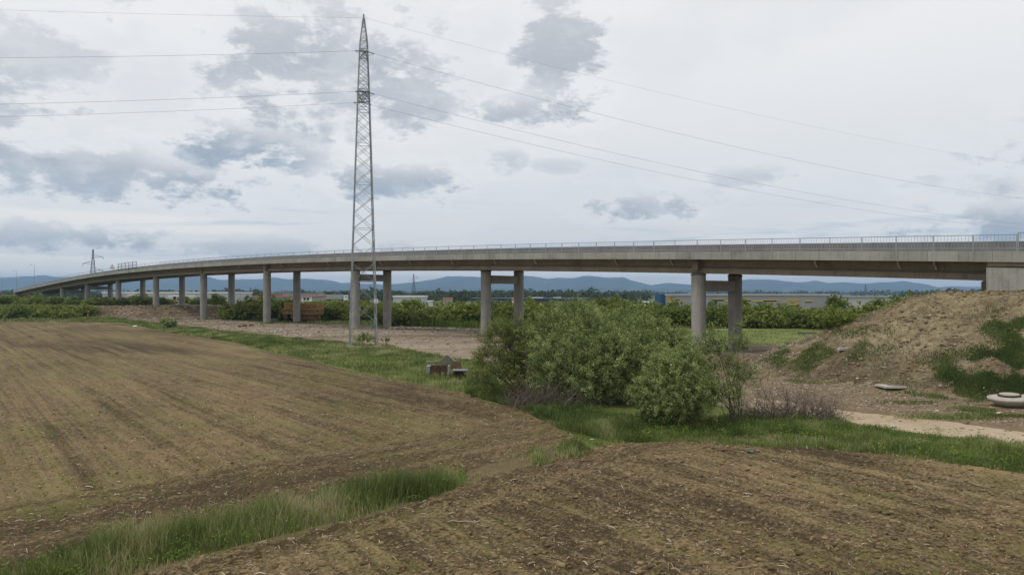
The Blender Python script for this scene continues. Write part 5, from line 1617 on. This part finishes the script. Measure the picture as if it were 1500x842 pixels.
# ------------------------------------------------------------------ buildings on the plain
def U(px, D): return (px - 750) / F * D
def Zt(py, D): return CAMH - (py - 430) * D / F
def warehouse(name, label, x0, x1, D, ytop, depth, mat, z0=None, roofm=None, group=None, roof_h=.5, windows=(), door=None, cat='warehouse', roofover=.4):
    X0, X1 = U(x0, D), U(x1, D)
    xm = (X0 + X1) / 2
    g = hz(xm, D) if z0 is None else z0
    top = Zt(ytop, D)
    r = empty(name, (xm, D, g), 0, label, cat, group)
    w = X1 - X0; h = top - g
    MB().box((0, depth / 2, (h - roof_h) / 2), (w, depth, h - roof_h)).obj('wall', mat, r)
    mb = MB()
    mb.sweep([[(-w / 2 - roofover, -roofover, h - roof_h + .01), (w / 2 + roofover, -roofover, h - roof_h + .01), (w / 2 + roofover, -roofover, h), (-w / 2 - roofover, -roofover, h)],
              [(-w / 2 - roofover, depth + roofover, h - roof_h + .01), (w / 2 + roofover, depth + roofover, h - roof_h + .01), (w / 2 + roofover, depth + roofover, h + .02), (-w / 2 - roofover, depth + roofover, h + .02)]])
    mb.obj('roof', roofm or mat, r)
    for (a, b, ya, yb, m, nm) in windows:
        A, B = U(a, D) - xm, U(b, D) - xm
        z1, z2 = Zt(ya, D) - g, Zt(yb, D) - g
        MB().box(((A + B) / 2, -.06, (z1 + z2) / 2), (B - A, .2, abs(z1 - z2))).obj(nm, m, r)
    return r
def zx(v): return 950 + v * .2533
def zy(v): return 420 + v * .2533
wins = []
for (a, b, c, d) in ((92, 122, 50, 61), (92, 152, 66, 74), (95, 210, 81, 88), (367, 438, 68, 74), (365, 395, 92, 98), (438, 460, 78, 87), (540, 590, 70, 77), (595, 660, 79, 87), (660, 765, 72, 79), (680, 738, 95, 102),
                     (800, 880, 72, 80), (812, 872, 89, 104), (770, 800, 84, 90), (905, 960, 78, 86), (1065, 1100, 74, 81)):
    wins.append((zx(a), zx(b), zy(c), zy(d), M_yellow, 'cladding_panel'))
for (a, b, c, d) in ((152, 180, 75, 80), (367, 437, 75, 81), (560, 590, 78, 83), (625, 655, 88, 93), (664, 740, 80, 85), (815, 845, 91, 95), (740, 765, 97, 101), (905, 940, 87, 91), (122, 150, 62, 65)):
    wins.append((zx(a), zx(b), zy(c), zy(d), M_glass, 'window'))
warehouse('warehouse', 'long grey warehouse with yellow panels and a blue left corner beyond the hedge', 975, 1229, 300, 430.9, 12, M_grey, windows=wins, roofm=M_lgrey)
o = MB().box((0, 0, 0), (U(974.5, 300) - U(967.5, 300), 12.4, 6.35)).obj('blue_corner', M_blue, bpy.data.objects['warehouse'])
o.location = (U(971, 300) - bpy.data.objects['warehouse'].location.x, 5.95, 3.2)
rb = bpy.data.objects['warehouse']
for (px, w_, h_) in ((1222, 2.2, 1.0), (1234, 1, .9)):
    MB().box((U(px, 300) - rb.location.x - 3, 8, 6.45 + h_ / 2), (w_, w_, h_)).obj('roof_vent', M_dgrey, rb)
warehouse('warehouse', 'paler lower warehouse wing right of the grey and yellow one', 1230.5, 1314, 290, 434, 10, M_lgrey, roofm=M_grey)
fw = [(a, a + 2.0, 439.4, 440.6, M_glass, 'window') for a in range(770, 866, 5)]
fw += [(a, a + 1.6, 440.4, 441.6, M_lgrey, 'window') for a in (697, 703, 716, 724, 733)]
warehouse('factory', 'long low dark grey factory between the second portal and the thicket', 690, 868, 380, 436.6, 40, M_dgrey, windows=fw, cat='factory')
ro = bpy.data.objects['factory']
for (a, b) in ((776, 796), (812, 823)):
    MB().box(((U(a, 380) + U(b, 380)) / 2 - ro.location.x, 6, Zt(435.6, 380) - ro.location.z - .3), (U(b, 380) - U(a, 380), 4, .8)).obj('roof_light', M_white, ro)
MB().box((U(753, 380) - ro.location.x, -.5, 2.8), (2.4, .4, 2.6)).obj('advert_panel', M_white, ro)
MB().box((U(751.5, 380) - ro.location.x, -.75, 3.4), (1.8, .1, 1.2)).obj('red_panel', M_orange, ro)
for (a, b, y0_, lab) in ((874, 880, 427.5, 'small dark block on the skyline behind the hedge tree'), (884, 888, 428.5, 'smaller dark block right beside the first one on the skyline')):
    warehouse('silo', lab, a, b, 900, y0_, 8, M_dgrey, cat='silo')
warehouse('white_hall', 'white roofed hall in the trees right of the first portal', 576, 621, 450, 433.0, 18, M_lgrey, roofm=M_white, roof_h=1.0, cat='hall')
warehouse('cabin', 'tiny white cabin on the plain left of the second portal', 626.5, 633, 300, 440.3, 4, M_white, z0=1.2, cat='cabin')
warehouse('house', 'tiny red roofed house between trees left of the second portal', 650, 661, 420, 436.2, 8, M_lgrey, roofm=M_pinkroof, roof_h=1.2, cat='house')
warehouse('cabin', 'tiny white hut right of the hedge tree, before the warehouse', 946, 960, 330, 441.5, 6, M_white, cat='cabin')
# red roofed sales hall
redw = [(a, a + 3.6, 436.0, 439.5, M_glass, 'window') for a in (444.6, 449.6)]
redw += [(442, 457, 434.7, 441, M_white, 'wall_panel')] + [(a, a + .35, 434.8, 441, M_lgrey, 'pilaster') for a in (398, 405, 412, 419, 426)]
warehouse('sales_hall', 'long low building with faded red roof edge and white right end', 370, 458, 350, 432.8, 24, M_grey, roofm=M_pinkroof, roof_h=.75, windows=redw, cat='building')
warehouse('warehouse', 'grey flat building with brown red part behind the red roofed one', 397, 454, 420, 429.2, 30, M_grey, windows=[(397, 414, 430.2, 433.5, M_brownred, 'wall_panel'), (416.5, 418.5, 425.6, 429, M_red, 'sign_box')], cat='building')
# long white roofed hall on the left
lw = [(a, a + 5, 430.0, 434.6, M_dgrey, 'doorway') for a in (202, 211)] + [(a, a + .5, 429.4, 435.5, M_grey, 'column') for a in (165, 178, 190, 222, 240, 258, 276, 294, 312)]
warehouse('warehouse', 'very long hall with white roof edge behind the single pillars on the left', 150, 334, 440, 427.5, 40, M_lgrey, roofm=M_white, roof_h=.9, windows=lw, cat='warehouse')
warehouse('kiosk', 'small teal and white kiosk before the long white hall', 188.5, 197, 300, 430.8, 5, M_teal, roofm=M_white, roof_h=.7, cat='kiosk')
warehouse('tent', 'left one of two small white marquees before the long hall', 248, 261.5, 300, 432.3, 6, M_white, roof_h=.9, cat='tent')
warehouse('tent', 'right one of two small white marquees before the long hall', 262.5, 279, 302, 432.5, 6, M_white, roof_h=.9, cat='tent')
# small orange excavator
ex = empty('excavator', (U(255, 262), 262, hz(U(255, 262), 262)), .4, 'small orange excavator standing before the white marquees', 'excavator')
for sy in (-.8, .8): MB().box((0, sy, .35), (2.6, .45, .6)).obj('track', M_dark, ex, bevel=.1)
MB().box((-.2, 0, 1.05), (2.2, 1.7, .7)).obj('body', M_orange, ex, bevel=.08)
MB().box((.2, .35, 1.9), (1.0, .9, 1.1)).obj('cab', M_glass, ex, bevel=.06)
MB().bar((.8, -.3, 1.2), (2.2, -.3, 2.9), .3).bar((2.2, -.3, 2.9), (3.2, -.3, 1.2), .22).obj('boom', M_orange, ex)
MB().box((3.2, -.3, .9), (.6, .7, .6)).obj('bucket', M_dark, ex)
# lorry
D = 400
g = hz(U(488, D), D)
tr = empty('lorry', (U(488, D), D, g + .15), 0, 'white lorry with long grey trailer behind the hedge, right of the red roofed building', 'lorry')
MB().box((-1.2, 0, 2.65), (13.6, 2.5, 2.7)).obj('trailer', M_grey, tr, bevel=.05)
MB().box((-1.2, 0, 1.15), (13.2, 1.4, .25)).obj('chassis', M_dark, tr)
MB().box((7.2, 0, 2.1), (2.3, 2.4, 3.0)).obj('cab', M_white, tr, bevel=.15)
MB().box((8.2, 0, 2.7), (.36, 2.1, .8)).obj('windscreen', M_glass, tr)
MB().box((7.4, -1.2, 2.7), (.8, .06, .7)).obj('side_window', M_glass, tr)
for wx in (-6.5, -5.2, -3.9, 5.4, 7.4):
    for sy in (-1.1, 1.1):
        w = MB().lathe([(.1, -.15), (.5, -.15), (.5, .15), (.1, .15)], 16).obj('wheel', M_rubber, tr, (wx, sy, .5)); w.rotation_euler = (R(90), 0, 0)
# orchard of white vans near the left gap
for (px, D, lab) in ((108, 300, 'white van parked beyond the far left pillars'),):
    g = hz(U(px, D), D)
    v = empty('parked_van', (U(px, D), D, g), 0, lab, 'van')
    mb = MB(); mb.sweep([[(-2.5, y, .4), (2.5, y, .4), (2.5, y, 1.2), (1.7, y, 1.4), (1.1, y, 2.3), (-2.5, y, 2.3)] for y in (-.95, .95)][::-1]); mb.obj('body', M_white, v)
    MB().box((.6, -.96, 1.75), (1.0, .05, .5)).obj('window', M_glass, v)
    for wx in (-1.6, 1.6):
        for sy in (-.9, .9):
            w = MB().lathe([(.1, -.12), (.36, -.12), (.36, .12), (.1, .12)], 14).obj('wheel', M_rubber, v, (wx, sy, .36)); w.rotation_euler = (R(90), 0, 0)

# ------------------------------------------------------------------ haze
hb = MB().box((0, 0, 139), (48000, 24000, 282)).obj('haze')
m = bpy.data.materials.new('haze'); m.use_nodes = True; m.node_tree.nodes.clear()
t = NT(m.node_tree)
vol = t.n('ShaderNodeVolumePrincipled', {'Color': (.42, .66, 1.0, 1), 'Density': 1.3e-4, 'Anisotropy': .2})
t.n('ShaderNodeOutputMaterial', {'Volume': vol.outputs[0]})
hb.data.materials.append(m)
hb['kind'] = 'stuff'; hb['label'] = 'pale blue haze over the plain'; hb['category'] = 'haze'
print('scene built')
